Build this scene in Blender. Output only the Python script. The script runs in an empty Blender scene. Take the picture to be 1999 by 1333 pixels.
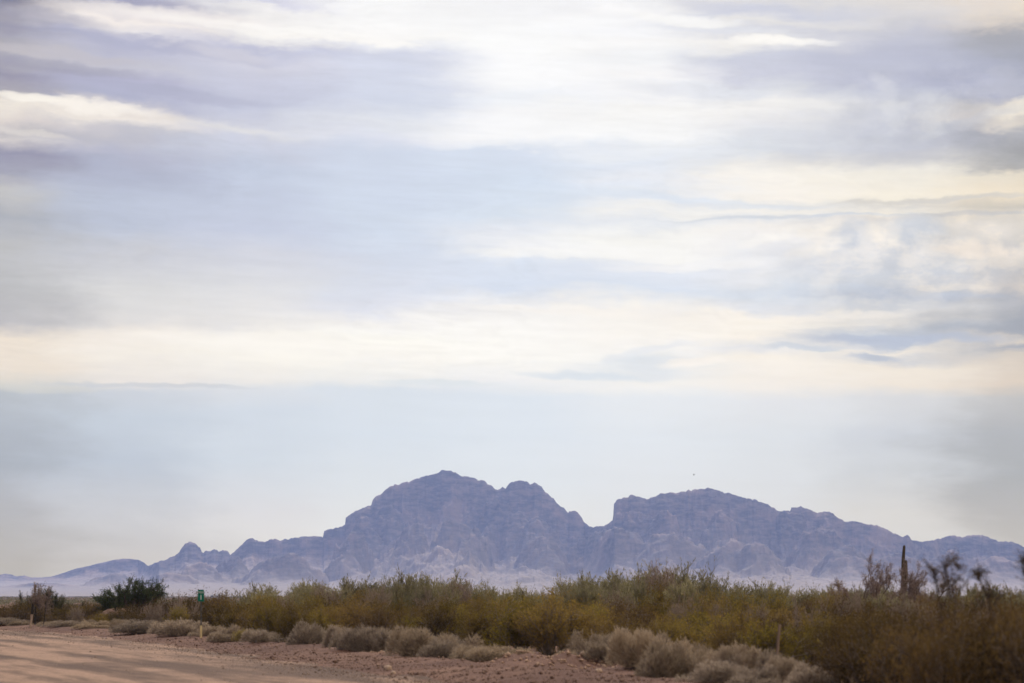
import bpy, math, random
import numpy as np
from mathutils import Vector, Matrix

# ---------------------------------------------------------------- constants
F = 4720.0          # focal length in photograph pixels (85 mm lens)
HY = 1163.0         # row of the horizon in the photograph
CX = 999.5
H = 1.8             # height of the camera above the ground
scene = bpy.context.scene
COL = scene.collection
SUN_EL, SUN_AZ = 36.0, -6.0       # sun ahead of the camera, a little to the left (degrees)
HAZE_D = 4.5e-5                   # density of the haze
HAZE_C = (0.50, 0.62, 1.0)       # what a very deep layer of it looks like

# ---------------------------------------------------------------- camera
cam_d = bpy.data.cameras.new("camera")
cam = bpy.data.objects.new("camera", cam_d); COL.objects.link(cam)
cam.location = (0, 0, H)
cam.rotation_euler = (math.radians(90), 0, 0)
cam_d.sensor_width = 36.0
cam_d.lens = 36.0 * F / 1999.0
cam_d.shift_y = (HY - 666.5) / 1999.0
cam_d.clip_start = 0.1
cam_d.clip_end = 60000
cam_d.dof.use_dof = True
cam_d.dof.focus_distance = 900.0
cam_d.dof.aperture_fstop = 1.9
scene.camera = cam

# ---------------------------------------------------------------- render / view
scene.render.engine = 'CYCLES'
scene.cycles.use_denoising = True
scene.cycles.volume_bounces = 2
scene.cycles.max_bounces = 8
scene.view_settings.view_transform = 'Standard'
scene.view_settings.look = 'None'
scene.view_settings.exposure = 0.0
scene.view_settings.gamma = 1.0

def lin(c):
    r = []
    for v in c:
        v = v / 255.0
        r.append(v / 12.92 if v <= 0.04045 else ((v + 0.055) / 1.055) ** 2.4)
    return tuple(r)

# ---------------------------------------------------------------- node helpers
class NT:
    def __init__(s, tree): s.t = tree; s.n = tree.nodes; s.l = tree.links
    def node(s, typ, **kw):
        nd = s.n.new(typ)
        for k, v in kw.items(): setattr(nd, k, v)
        return nd
    def put(s, sock, v):
        if isinstance(v, bpy.types.NodeSocket): s.l.new(v, sock)
        elif v is not None: sock.default_value = v
    def m(s, op, a, b=None, c=None, clamp=False):
        nd = s.n.new('ShaderNodeMath'); nd.operation = op; nd.use_clamp = clamp
        s.put(nd.inputs[0], a); s.put(nd.inputs[1], b); s.put(nd.inputs[2], c)
        return nd.outputs[0]
    def vm(s, op, a, b=None):
        nd = s.n.new('ShaderNodeVectorMath'); nd.operation = op
        s.put(nd.inputs[0], a); s.put(nd.inputs[1], b)
        return nd.outputs[0]
    def scale(s, a, f):
        nd = s.n.new('ShaderNodeVectorMath'); nd.operation = 'SCALE'
        s.put(nd.inputs[0], a); s.put(nd.inputs[3], f)
        return nd.outputs[0]
    def xyz(s, x, y, z=0.0):
        nd = s.n.new('ShaderNodeCombineXYZ')
        s.put(nd.inputs[0], x); s.put(nd.inputs[1], y); s.put(nd.inputs[2], z)
        return nd.outputs[0]
    def noise(s, vec, scale, detail=3, rough=0.5, dist=0.0):
        nd = s.n.new('ShaderNodeTexNoise')
        s.put(nd.inputs['Vector'], vec); nd.inputs['Scale'].default_value = scale
        nd.inputs['Detail'].default_value = detail; nd.inputs['Roughness'].default_value = rough
        nd.inputs['Distortion'].default_value = dist
        return nd.outputs['Fac']
    def mr(s, v, a, b, c=0.0, d=1.0, smooth=True):
        nd = s.n.new('ShaderNodeMapRange'); nd.interpolation_type = 'SMOOTHSTEP' if smooth else 'LINEAR'
        s.put(nd.inputs[0], v)
        for i, q in enumerate((a, b, c, d)): nd.inputs[1 + i].default_value = q
        return nd.outputs[0]
    def mix(s, f, a, b):
        nd = s.n.new('ShaderNodeMix'); nd.data_type = 'RGBA'
        s.put(nd.inputs[0], f)
        for k, v in ((6, a), (7, b)):
            if isinstance(v, tuple) and len(v) == 3: v = (*v, 1)
            s.put(nd.inputs[k], v)
        return nd.outputs[2]
    def ramp(s, fac, stops, interp='LINEAR'):
        nd = s.n.new('ShaderNodeValToRGB'); r = nd.color_ramp; r.interpolation = interp
        while len(r.elements) < len(stops): r.elements.new(1.0)
        for e, (p, c) in zip(r.elements, stops):
            e.position = p; e.color = (*c, 1) if len(c) == 3 else c
        s.put(nd.inputs[0], fac)
        return nd.outputs[0]

# ---------------------------------------------------------------- world: sky under high cloud
world = bpy.data.worlds.new("World"); scene.world = world
world.use_nodes = True
W = NT(world.node_tree); W.n.clear()
sky = W.node('ShaderNodeTexSky', sky_type='NISHITA', sun_disc=False)
sky.sun_elevation = math.radians(SUN_EL); sky.sun_rotation = math.radians(SUN_AZ)
sky.air_density = 1.0; sky.dust_density = 2.0
bg_sky = W.node('ShaderNodeBackground'); bg_sky.inputs[1].default_value = 0.1
W.l.new(sky.outputs[0], bg_sky.inputs[0])

SHA, SHX, SHY0, SHY1 = 60.0, 800.0, 300.0, 440.0   # streaks on the left sink towards the right
def ss(a, b, v):
    t = min(1, max(0, (v - a) / (b - a))); return t * t * (3 - 2 * t)
def shear(x, y): return y - SHA * ss(0, SHX, x) * (1 - ss(SHY0, SHY1, y))

tc = W.node('ShaderNodeTexCoord')
sp = W.node('ShaderNodeSeparateXYZ'); W.l.new(tc.outputs['Generated'], sp.inputs[0])
hyp = W.m('SQRT', W.m('ADD', W.m('MULTIPLY', sp.outputs[0], sp.outputs[0]), W.m('MULTIPLY', sp.outputs[1], sp.outputs[1])))
az = W.m('MULTIPLY_ADD', W.m('ARCTAN2', sp.outputs[0], sp.outputs[1]), F, CX)      # azimuth
el = W.m('SUBTRACT', HY, W.m('MULTIPLY', W.m('DIVIDE', sp.outputs[2], W.m('MAXIMUM', hyp, 1e-4)), F))  # elevation
el = W.m('MINIMUM', W.m('MAXIMUM', el, -6000.0), 1400.0)
P = W.xyz(W.m('DIVIDE', az, 1000.0), W.m('DIVIDE', el, 1000.0), 0.0)
Ps = W.xyz(W.m('DIVIDE', az, 1000.0), W.m('DIVIDE', W.m('SUBTRACT', el, W.m('MULTIPLY', az, 0.045)), 180.0), 0.3)   # streaked
# gentle warp of the coordinates
w1 = W.m('SUBTRACT', W.noise(Ps, 2.2, 4, 0.55), 0.5)
w2 = W.m('SUBTRACT', W.noise(W.vm('ADD', Ps, (7.3, 3.1, 0)), 5.0, 5, 0.6), 0.5)
P2 = W.xyz(W.m('DIVIDE', az, 1000.0), W.m('DIVIDE', el, 420.0), 4.0)
w3 = W.m('SUBTRACT', W.noise(P2, 5.0, 7, 0.62), 0.5)
w4 = W.m('SUBTRACT', W.noise(W.vm('ADD', P2, (3.7, 9.1, 2.0)), 4.0, 7, 0.62), 0.5)
calm = W.mr(el, 800, 690, 0.25, 1.0)
azw = W.m('ADD', W.m('ADD', az, W.m('MULTIPLY', w1, 260.0)), W.m('MULTIPLY', w4, 300.0))
elw = W.m('ADD', W.m('ADD', el, W.m('MULTIPLY', w2, 22.0)), W.m('MULTIPLY', w1, 12.0))
elw = W.m('ADD', elw, W.m('MULTIPLY', W.m('MULTIPLY', w3, 88.0), calm))
shx = W.mr(azw, 0, SHX); shy = W.mr(elw, SHY0, SHY1, 1, 0)
els = W.m('SUBTRACT', elw, W.m('MULTIPLY', W.m('MULTIPLY', shx, shy), SHA))
Y0, Y1 = -150.0, 1190.0
fac = W.mr(els, Y0, Y1, 0, 1, False)
COLS = {
 0: [(0,120,120,142),(30,160,156,164),(50,148,147,166),(100,182,178,182),(140,150,148,168),(180,172,168,176),(205,240,232,220),(235,222,213,208),(255,192,188,190),(270,214,208,206),(300,150,150,172),(340,165,166,182),(370,198,197,195),(420,174,178,187),(480,192,193,195),(560,188,189,191),(625,188,187,190),(660,238,226,210),(720,235,225,212),(748,215,213,207),(768,185,192,199),(830,178,186,196),(900,172,180,190),(980,183,186,191),(1100,190,188,185)],
 250: [(0,160,160,184),(18,200,196,204),(40,246,238,232),(60,228,224,226),(78,175,177,201),(130,198,197,207),(150,180,180,203),(195,174,177,201),(222,232,224,216),(235,240,232,224),(255,195,194,202),(300,180,183,202),(330,178,184,204),(400,187,195,213),(450,190,198,215),(500,204,206,213),(570,220,220,220),(620,224,222,220),(652,244,237,228),(700,245,239,229),(745,234,229,224),(764,205,211,219),(810,199,209,220),(900,192,202,214),(1000,204,207,212),(1090,208,206,205)],
 500: [(0,212,212,226),(12,238,236,235),(60,244,242,238),(74,226,224,226),(88,190,192,213),(112,209,209,222),(150,200,202,219),(200,194,198,217),(235,204,206,219),(250,224,223,225),(266,205,208,222),(330,195,204,222),(400,198,206,224),(450,200,207,225),(500,214,217,227),(560,224,225,228),(620,234,232,230),(652,251,247,239),(700,251,247,238),(740,238,235,230),(758,221,225,230),(800,211,220,230),(900,210,219,228),(1000,222,223,226),(1060,226,225,224)],
 750: [(0,244,244,243),(50,248,247,245),(82,250,248,244),(92,226,228,236),(106,210,214,229),(150,212,217,232),(200,210,216,231),(250,228,231,237),(270,222,226,238),(300,208,217,233),(400,210,220,236),(450,212,222,237),(520,216,223,236),(600,226,229,238),(628,245,243,240),(660,253,251,243),(700,250,247,240),(745,234,235,234),(762,218,226,234),(850,216,225,234),(950,222,228,233),(1050,231,232,232)],
 1000: [(-100,235,236,240),(0,242,242,243),(50,248,248,247),(100,253,253,251),(150,250,250,249),(170,246,247,248),(190,240,243,247),(220,250,250,250),(262,252,252,252),(280,240,243,248),(292,216,225,239),(350,215,226,240),(420,218,228,240),(450,232,236,243),(490,246,246,246),(512,222,230,242),(560,216,225,239),(600,245,243,240),(650,253,251,246),(700,252,250,244),(740,240,240,240),(772,222,230,238),(850,222,230,238),(950,225,231,236),(1030,232,233,232)],
 1250: [(-100,230,230,236),(0,241,241,242),(20,250,249,248),(52,240,241,244),(80,249,248,246),(120,243,244,245),(150,249,248,247),(180,246,246,247),(200,250,249,246),(260,249,249,248),(290,238,241,245),(320,229,235,244),(350,235,238,244),(372,229,235,244),(410,245,244,241),(430,234,237,241),(460,252,251,246),(500,252,251,248),(526,229,234,243),(566,223,231,242),(600,251,247,240),(650,253,249,242),(690,248,246,242),(712,228,233,237),(740,238,239,238),(752,246,244,240),(776,232,236,240),(850,226,232,238),(950,226,230,234),(1100,228,229,230)],
 1500: [(0,222,220,220),(28,205,208,221),(46,232,230,228),(62,218,219,226),(84,244,241,236),(100,232,231,231),(116,205,208,221),(150,205,207,221),(180,222,224,229),(206,244,242,239),(240,232,232,234),(290,222,226,232),(320,238,236,232),(342,252,247,238),(382,252,246,236),(398,230,231,231),(412,250,246,238),(428,229,231,233),(450,249,245,240),(500,238,238,240),(540,232,234,238),(570,216,223,232),(600,231,232,235),(618,250,243,232),(654,250,243,232),(680,231,231,232),(700,250,243,232),(750,246,240,232),(776,228,230,233),(850,222,227,232),(930,222,226,230),(1100,226,225,225)],
 1750: [(0,225,220,216),(30,215,213,215),(60,200,201,212),(120,190,193,210),(160,183,186,206),(180,200,203,215),(210,212,213,218),(250,200,203,213),(280,196,198,208),(310,211,210,211),(332,244,239,228),(380,251,243,226),(400,222,218,211),(418,247,240,226),(434,220,216,212),(448,245,238,226),(480,226,226,229),(530,208,212,219),(560,207,210,216),(580,187,195,208),(600,215,216,218),(622,232,228,222),(648,197,204,215),(665,197,203,214),(682,238,231,221),(700,212,213,216),(720,242,233,220),(755,240,231,219),(776,218,219,221),(850,210,215,222),(920,210,214,218),(1000,220,219,217)],
 2000: [(0,234,220,205),(22,238,224,205),(45,213,204,195),(62,170,170,176),(100,165,168,181),(160,146,149,169),(192,147,149,166),(206,205,197,184),(235,222,210,192),(252,162,162,166),(300,165,165,166),(324,175,173,171),(338,233,223,204),(380,243,229,205),(408,207,199,184),(425,234,221,200),(450,238,224,200),(480,215,206,195),(530,191,186,183),(558,218,205,191),(580,166,169,179),(620,166,171,181),(648,170,175,185),(664,228,216,200),(676,168,174,186),(692,214,205,195),(750,224,211,197),(772,196,196,196),(850,181,185,190),(920,178,182,186),(1000,189,189,189),(1070,198,196,193)],
}
def azpx(px): return CX + F * math.atan((px - CX) / F)
acc = None
keys = sorted(COLS)
for i, k in enumerate(keys):
    stops = []
    last = -1
    c0 = math.cos(math.atan((k - CX) / F))
    for (y, r, g, b) in COLS[k]:
        y = HY - (HY - y) * c0
        p = (shear(k, y) - Y0) / (Y1 - Y0)
        p = max(p, last + 0.0005); last = p
        stops.append((p, lin((r, g, b))))
    c = W.ramp(fac, stops[:32])
    x = azpx(k)
    lo = azpx(keys[i - 1]) if i else None
    hi = azpx(keys[i + 1]) if i < len(keys) - 1 else None
    if lo is None: wgt = W.mr(azw, x, hi, 1, 0)
    elif hi is None: wgt = W.mr(azw, lo, x, 0, 1)
    else: wgt = W.m('MULTIPLY', W.mr(azw, lo, x, 0, 1), W.mr(azw, x, hi, 1, 0))
    c = W.scale(c, wgt)
    acc = c if acc is None else W.vm('ADD', acc, c)
col = acc
# single wisps, puffs and gaps of the cloud sheet
azb = W.m('ADD', az, W.m('MULTIPLY', w1, 110.0))
elb = W.m('ADD', el, W.m('MULTIPLY', W.m('SUBTRACT', W.noise(P, 14.0, 5, 0.6), 0.5), 22.0))
elb = W.m('ADD', W.m('ADD', elb, W.m('MULTIPLY', w2, 14.0)), W.m('MULTIPLY', W.m('MULTIPLY', w3, calm), 45.0))
BLOBS = [
 (150,221,150,12,4.5,(253,246,236),.9),(40,212,70,10,3,(253,247,235),.7),(60,276,80,6,7,(226,220,214),.6),
 (330,40,190,15,3,(251,244,238),.6),(480,60,230,10,6,(250,246,240),.5),(620,68,180,9,6,(252,250,246),.6),
 (90,55,130,14,5,(150,150,172),.5),(300,95,220,14,6,(172,174,198),.5),(130,145,150,14,5,(150,150,172),.55),
 (300,185,220,13,6,(168,170,194),.5),(450,108,90,9,5,(215,213,222),.5),(120,122,170,9,4,(196,191,196),.5),
 (1530,88,105,9,3,(254,251,245),.95),(1340,42,120,11,7,(254,253,250),.8),(1440,22,120,12,8,(206,208,221),.5),
 (1420,64,160,6,4,(226,228,234),.6),(1130,62,150,30,0,(255,255,254),.5),(1040,135,130,45,0,(255,255,255),.6),
 (1360,180,150,13,5,(226,229,236),.6),(1250,262,160,14,2,(252,252,251),.5),(1560,212,90,12,6,(246,244,240),.6),
 (1800,150,220,45,9,(186,189,208),.55),(1900,190,110,32,14,(168,171,194),.6),(1985,228,62,17,-14,(252,240,216),.95),
 (1880,258,110,12,-16,(196,198,204),.5),(1720,180,40,14,50,(222,223,228),.5),(1620,280,190,14,4,(212,215,223),.4),
 (1260,385,190,9,4,(222,231,242),.7),(1540,429,230,4,0,(214,219,226),.85),(1900,434,120,5,1,(203,200,196),.8),
 (1830,400,190,6,-1,(214,210,203),.8),(1440,405,150,6,2,(226,231,237),.6),
 (1668,468,42,26,0,(203,209,219),.95),(1800,462,55,30,10,(205,210,217),.95),(1850,530,60,22,-5,(209,212,218),.8),
 (1600,488,70,16,-14,(254,249,242),.9),(1745,470,26,24,0,(254,246,234),.8),(1930,462,60,12,6,(250,236,216),.8),
 (1925,500,80,14,4,(246,230,213),.7),(1500,470,70,10,-18,(252,249,244),.8),(1640,530,120,10,0,(215,219,227),.6),
 (1740,583,190,10,2,(186,195,211),.8),(1550,572,150,10,1,(214,222,233),.6),(1860,572,80,6,0,(232,224,214),.6),
 (1640,620,140,9,-1,(250,243,233),.6),(1480,640,170,6,-1,(252,246,236),.5),
 (1780,667,190,10,1.5,(184,193,210),.9),(1570,681,80,6,1,(205,212,221),.8),(1700,700,48,8,2,(190,198,212),.9),
 (1130,733,120,9,3,(219,227,234),.85),(1260,722,60,18,8,(226,231,236),.7),(1250,690,110,10,-10,(228,232,238),.5),
 (1360,712,70,9,-6,(253,247,239),.8),(850,748,110,7,2,(222,229,234),.7),(280,757,200,5,0,(198,204,212),.6),
 (60,765,130,8,0,(212,213,208),.4),(520,668,300,20,1,(254,250,242),.45),(1230,610,260,10,3,(253,247,239),.4),
 (1150,498,240,10,1.5,(253,252,248),.6),(1350,520,160,9,-2,(253,251,248),.5),
]
for (bx, by, rx, ry, ang, c, st) in BLOBS:
    a = math.radians(ang); x0 = azpx(bx)
    dx = W.m('SUBTRACT', azb, x0); dy = W.m('SUBTRACT', elb, float(by))
    u = W.m('ADD', W.m('MULTIPLY', dx, math.cos(a) / rx), W.m('MULTIPLY', dy, math.sin(a) / rx))
    v = W.m('ADD', W.m('MULTIPLY', dx, -math.sin(a) / ry), W.m('MULTIPLY', dy, math.cos(a) / ry))
    d = W.m('ADD', W.m('MULTIPLY', u, u), W.m('MULTIPLY', v, v))
    col = W.mix(W.mr(d, 0.0, 1.7, st, 0.0), col, lin(c))
# fine fibrous texture, puffy only in the lower right
fib = W.m('SUBTRACT', W.noise(W.xyz(W.m('DIVIDE', az, 1000.0), W.m('DIVIDE', W.m('SUBTRACT', el, W.m('MULTIPLY', az, 0.05)), 110.0), 2.0), 5.0, 8, 0.62), 0.5)
fibm = W.mr(el, 780, 700, 0.05, 0.17)
puf = W.m('SUBTRACT', W.noise(W.xyz(W.m('DIVIDE', az, 1000.0), W.m('DIVIDE', el, 650.0), 5.0), 10.0, 9, 0.62, 0.2), 0.5)
pm = W.m('MULTIPLY', W.mr(az, 1380, 1750), W.m('MULTIPLY', W.mr(el, 395, 460), W.mr(el, 640, 540)))
pm2 = W.m('MULTIPLY', W.mr(az, 1450, 1800, 0, .6), W.m('MULTIPLY', W.mr(el, 100, 200), W.mr(el, 330, 260)))
# ripples and torn wisps
wn = W.noise(W.xyz(W.m('DIVIDE', azw, 1000.0), W.m('DIVIDE', W.m('SUBTRACT', el, W.m('MULTIPLY', az, 0.05)), 330.0), 8.0), 7.0, 9, 0.66, 0.8)
wis = W.m('SUBTRACT', 0.09, W.m('ABSOLUTE', W.m('SUBTRACT', wn, 0.5)))
wism = W.m('MULTIPLY', W.mr(el, 770, 690, 0.1, 1.0), W.mr(W.noise(P, 2.4, 3, 0.5), 0.4, 0.62, 0.2, 1.1))
fib = W.m('ADD', fib, W.m('MULTIPLY', W.m('MULTIPLY', wis, wism), 2.0))
det = W.m('ADD', W.m('MULTIPLY', fib, fibm), W.m('MULTIPLY', puf, W.m('MULTIPLY', W.m('ADD', pm, pm2), 0.8)))
col = W.scale(col, W.m('MULTIPLY', W.m('ADD', 1.0, det), W.mr(el, 900, 450, 1.0, 0.94)))
# small heaped clouds low on the right and torn edges above them
pn = W.noise(W.vm('ADD', W.xyz(W.m('DIVIDE', az, 1000.0), W.m('DIVIDE', el, 640.0), 1.0), W.xyz(W.m('MULTIPLY', w4, .08), W.m('MULTIPLY', w3, .08), 0.0)), 12.0, 8, 0.6)
pf = W.mr(pn, 0.40, 0.62)
col = W.mix(W.m('MULTIPLY', pm, 0.45), col, W.mix(pf, lin((206, 210, 217)), lin((252, 244, 233))))
col = W.mix(W.m('MULTIPLY', pm2, 0.45), col, W.mix(pf, lin((184, 188, 206)), lin((226, 227, 230))))
bg_cl = W.node('ShaderNodeBackground'); bg_cl.inputs[1].default_value = 1.0
# cloud sheet brightened overhead, out of view, to light the ground; slightly dimmer behind
dome_gain = W.m('MULTIPLY', W.mr(el, -900, -50, 2.0, 1.0), W.mr(W.m('ABSOLUTE', W.m('SUBTRACT', az, CX)), 1800, 8000, 1.0, 0.95))
# air light already added by the haze between here and the edge of the haze box
dist = W.m('MINIMUM', 12000.0, W.m('DIVIDE', 618.0, W.m('MAXIMUM', W.m('DIVIDE', W.m('SUBTRACT', HY, el), F), 0.01)))
Tr = W.m('EXPONENT', W.m('MULTIPLY', dist, -HAZE_D))
air = W.scale(W.xyz(*HAZE_C), W.m('SUBTRACT', 1.0, Tr))
col = W.vm('MAXIMUM', W.scale(W.vm('SUBTRACT', col, air), W.m('DIVIDE', 1.0, Tr)), (0.02, 0.02, 0.02))
# bright aureole of the veiled sun above the frame
gx = W.m('DIVIDE', W.m('SUBTRACT', az, CX + F * math.radians(SUN_AZ)), 1900.0); gy = W.m('DIVIDE', W.m('SUBTRACT', el, HY - F * math.tan(math.radians(SUN_EL)) ), 1050.0)
glow = W.m('EXPONENT', W.m('MULTIPLY', W.m('ADD', W.m('MULTIPLY', gx, gx), W.m('MULTIPLY', gy, gy)), -1.0))
dome_gain = W.m('ADD', dome_gain, W.m('MULTIPLY', glow, 5.0))
col = W.scale(col, dome_gain)
W.l.new(col, bg_cl.inputs[0])
mixs = W.node('ShaderNodeMixShader'); mixs.inputs[0].default_value = 0.96
W.l.new(bg_sky.outputs[0], mixs.inputs[1]); W.l.new(bg_cl.outputs[0], mixs.inputs[2])
wo = W.node('ShaderNodeOutputWorld'); W.l.new(mixs.outputs[0], wo.inputs[0])

# ---------------------------------------------------------------- sun behind thin cloud
sd = bpy.data.lights.new("sun", 'SUN'); so = bpy.data.objects.new("sun", sd); COL.objects.link(so)
sd.energy = 3.1; sd.angle = math.radians(10); sd.color = (1.0, 0.94, 0.86)
sv = Vector((math.sin(math.radians(SUN_AZ)) * math.cos(math.radians(SUN_EL)),
             math.cos(math.radians(SUN_AZ)) * math.cos(math.radians(SUN_EL)), math.sin(math.radians(SUN_EL))))
so.rotation_euler = sv.to_track_quat('Z', 'Y').to_euler()
so.location = (0, 0, 300)

# ---------------------------------------------------------------- general helpers
def tag(o, label=None, cat=None, group=None, kind=None):
    if label: o['label'] = label
    if cat: o['category'] = cat
    if group: o['group'] = group
    if kind: o['kind'] = kind
    return o

def link(o, parent=None):
    COL.objects.link(o)
    if parent is not None: o.parent = parent
    return o

def empty(name, loc=(0, 0, 0), rz=0.0):
    o = bpy.data.objects.new(name, None); link(o)
    o.location = loc; o.rotation_euler = (0, 0, rz); o.empty_display_size = 0.2
    return o

def mesh_np(name, v, f, mat=None, smooth=False):
    v = np.asarray(v, dtype=np.float32); f = np.asarray(f, dtype=np.int32)
    me = bpy.data.meshes.new(name)
    k = f.shape[1]
    me.vertices.add(len(v)); me.vertices.foreach_set('co', v.ravel())
    me.loops.add(f.size); me.loops.foreach_set('vertex_index', f.ravel())
    me.polygons.add(len(f)); me.polygons.foreach_set('loop_start', np.arange(len(f), dtype=np.int32) * k)
    me.polygons.foreach_set('loop_total', np.full(len(f), k, dtype=np.int32))
    if smooth: me.polygons.foreach_set('use_smooth', np.ones(len(f), dtype=bool))
    me.update(calc_edges=True); me.validate()
    if mat: me.materials.append(mat)
    return me

def obj(name, me, parent=None, loc=None, rz=None):
    o = bpy.data.objects.new(name, me); link(o, parent)
    if loc is not None: o.location = loc
    if rz is not None: o.rotation_euler = (0, 0, rz)
    return o

def _hash(ix, iy, seed):
    h = (ix.astype(np.int64) * 374761393 + iy.astype(np.int64) * 668265263 + seed * 1442695041) & 0xFFFFFFFF
    h = ((h ^ (h >> 13)) * 1274126177) & 0xFFFFFFFF
    h = ((h ^ (h >> 16)) * 2246822519) & 0xFFFFFFFF
    return ((h ^ (h >> 15)) & 0xFFFFFF) / float(0xFFFFFF)
def vnoise(x, y, seed=0):
    x = np.asarray(x, dtype=np.float64); y = np.asarray(y, dtype=np.float64)
    x, y = np.broadcast_arrays(x, y)
    ix = np.floor(x); iy = np.floor(y); fx = x - ix; fy = y - iy
    fx = fx ** 3 * (fx * (fx * 6 - 15) + 10); fy = fy ** 3 * (fy * (fy * 6 - 15) + 10)
    a = _hash(ix, iy, seed); b = _hash(ix + 1, iy, seed); c = _hash(ix, iy + 1, seed); d = _hash(ix + 1, iy + 1, seed)
    return (a * (1 - fx) + b * fx) * (1 - fy) + (c * (1 - fx) + d * fx) * fy
def fbm(x, y, seed=0, octv=5, gain=0.5):
    s = 0; a = 1; t = 0
    for o in range(octv):
        s = s + a * vnoise(x * 2 ** o + 17.3 * o, y * 2 ** o - 9.1 * o, seed + o); t += a; a *= gain
    return s / t
def ridged(x, y, seed=0, octv=5, gain=0.5):
    s = 0; a = 1; t = 0
    for o in range(octv):
        n = 1 - np.abs(2 * vnoise(x * 2 ** o + 17.3 * o, y * 2 ** o - 9.1 * o, seed + o) - 1)
        s = s + a * n * n; t += a; a *= gain
    return s / t

def new_mat(name, rough=0.9):
    m = bpy.data.materials.new(name); m.use_nodes = True
    t = NT(m.node_tree); b = m.node_tree.nodes['Principled BSDF']
    b.inputs['Roughness'].default_value = rough
    b.inputs['Specular IOR Level'].default_value = 0.15
    return m, t, b

def simple_mat(name, c1, c2, scale=8, rough=0.85, stretch=(1, 1, 1), spec=0.2):
    m, t, b = new_mat(name, rough); b.inputs['Specular IOR Level'].default_value = spec
    g = t.node('ShaderNodeTexCoord')
    n = t.noise(t.vm('MULTIPLY', g.outputs['Object'], stretch), scale, 5, 0.6)
    t.l.new(t.mix(t.mr(n, 0.3, 0.7), c1, c2), b.inputs['Base Color'])
    return m

def leaf_mat(name, stops, trans=0.25, var=0.35, hues=None):
    """every leaf is its own mesh island and takes its own tint; every plant is tinted a little too"""
    m = bpy.data.materials.new(name); m.use_nodes = True
    t = NT(m.node_tree); t.n.clear()
    g = t.node('ShaderNodeNewGeometry'); oi = t.node('ShaderNodeObjectInfo')
    n = t.noise(t.node('ShaderNodeTexCoord').outputs['Object'], 5.0, 3, 0.6)
    f = t.m('ADD', t.m('MULTIPLY', g.outputs['Random Per Island'], 0.6), t.m('MULTIPLY', t.mr(n, 0.3, 0.7), 0.4))
    c = t.ramp(f, stops)
    if hues: c = t.mix(t.mr(oi.outputs['Random'], 0, 1, 0, hues[1], False), c, hues[0])
    c = t.scale(c, t.mr(t.m('FRACT', t.m('MULTIPLY', oi.outputs['Random'], 7.31)), 0, 1, 1 - var, 1 + var, False))
    d = t.node('ShaderNodeBsdfDiffuse'); tr = t.node('ShaderNodeBsdfTranslucent')
    t.l.new(c, d.inputs[0]); t.l.new(c, tr.inputs[0])
    mx = t.node('ShaderNodeMixShader'); mx.inputs[0].default_value = trans
    t.l.new(d.outputs[0], mx.inputs[1]); t.l.new(tr.outputs[0], mx.inputs[2])
    o = t.node('ShaderNodeOutputMaterial'); t.l.new(mx.outputs[0], o.inputs[0])
    return m

# ---------------------------------------------------------------- ground shape
RD_Y = [-60, -30, 0, 30, 50, 62, 76, 93, 110, 140, 200, 400, 800]
RD_X = [38, 27, 16, 5.2, -1.5, -5.2, -8.8, -13.8, -20.0, -31.5, -55, -136, -300]
def road_edge(Y): return np.interp(Y, RD_Y, RD_X)
def shrub_line(Y): return 6.4 - (np.asarray(Y) - 50) * 0.407
MOUNDS = [(1040,1297,1.0,.16),(1085,1300,.7,.13),(1120,1300,.6,.15),(1150,1298,.7,.18),(1010,1298,.9,.1),(745,1279,.6,.13),(700,1272,.7,.08),
          (760,1283,.5,.1),(1260,1306,.8,.14),(1330,1318,.8,.16),(1400,1316,.9,.16),(1230,1300,.6,.1),(640,1268,.8,.08),(1450,1325,1.0,.14)]
MP = [((px - CX) / F * (F * H / (py - HY)), F * H / (py - HY), r, h) for px, py, r, h in MOUNDS]
def ground_z(X, Y):
    X = np.asarray(X, dtype=np.float64); Y = np.asarray(Y, dtype=np.float64)
    u = X - road_edge(Y)
    n = fbm(X * 0.55, Y * 0.55, 11, 4)
    n2 = fbm(X * 2.4, Y * 2.4, 23, 3)
    z = 0.16 * np.exp(-((u - 2.6) / 1.7) ** 2) * (0.5 + n) * (Y < 400)
    far = np.clip(1 - np.hypot(X, Y) / 700.0, 0, 1)
    z = z + np.where(u > 0, (n - 0.5) * 0.16 + (n2 - 0.5) * 0.09, (n - 0.5) * 0.035) * far
    for (mx, my, r, h) in MP:
        q = ((X - mx) ** 2 + ((Y - my) / 1.6) ** 2) / (r * r)
        z = z + h * np.exp(-q * 1.6) * (0.45 + 1.1 * n2)
    return z
def gz(X, Y): return float(ground_z(np.array([X]), np.array([Y]))[0])

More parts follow.
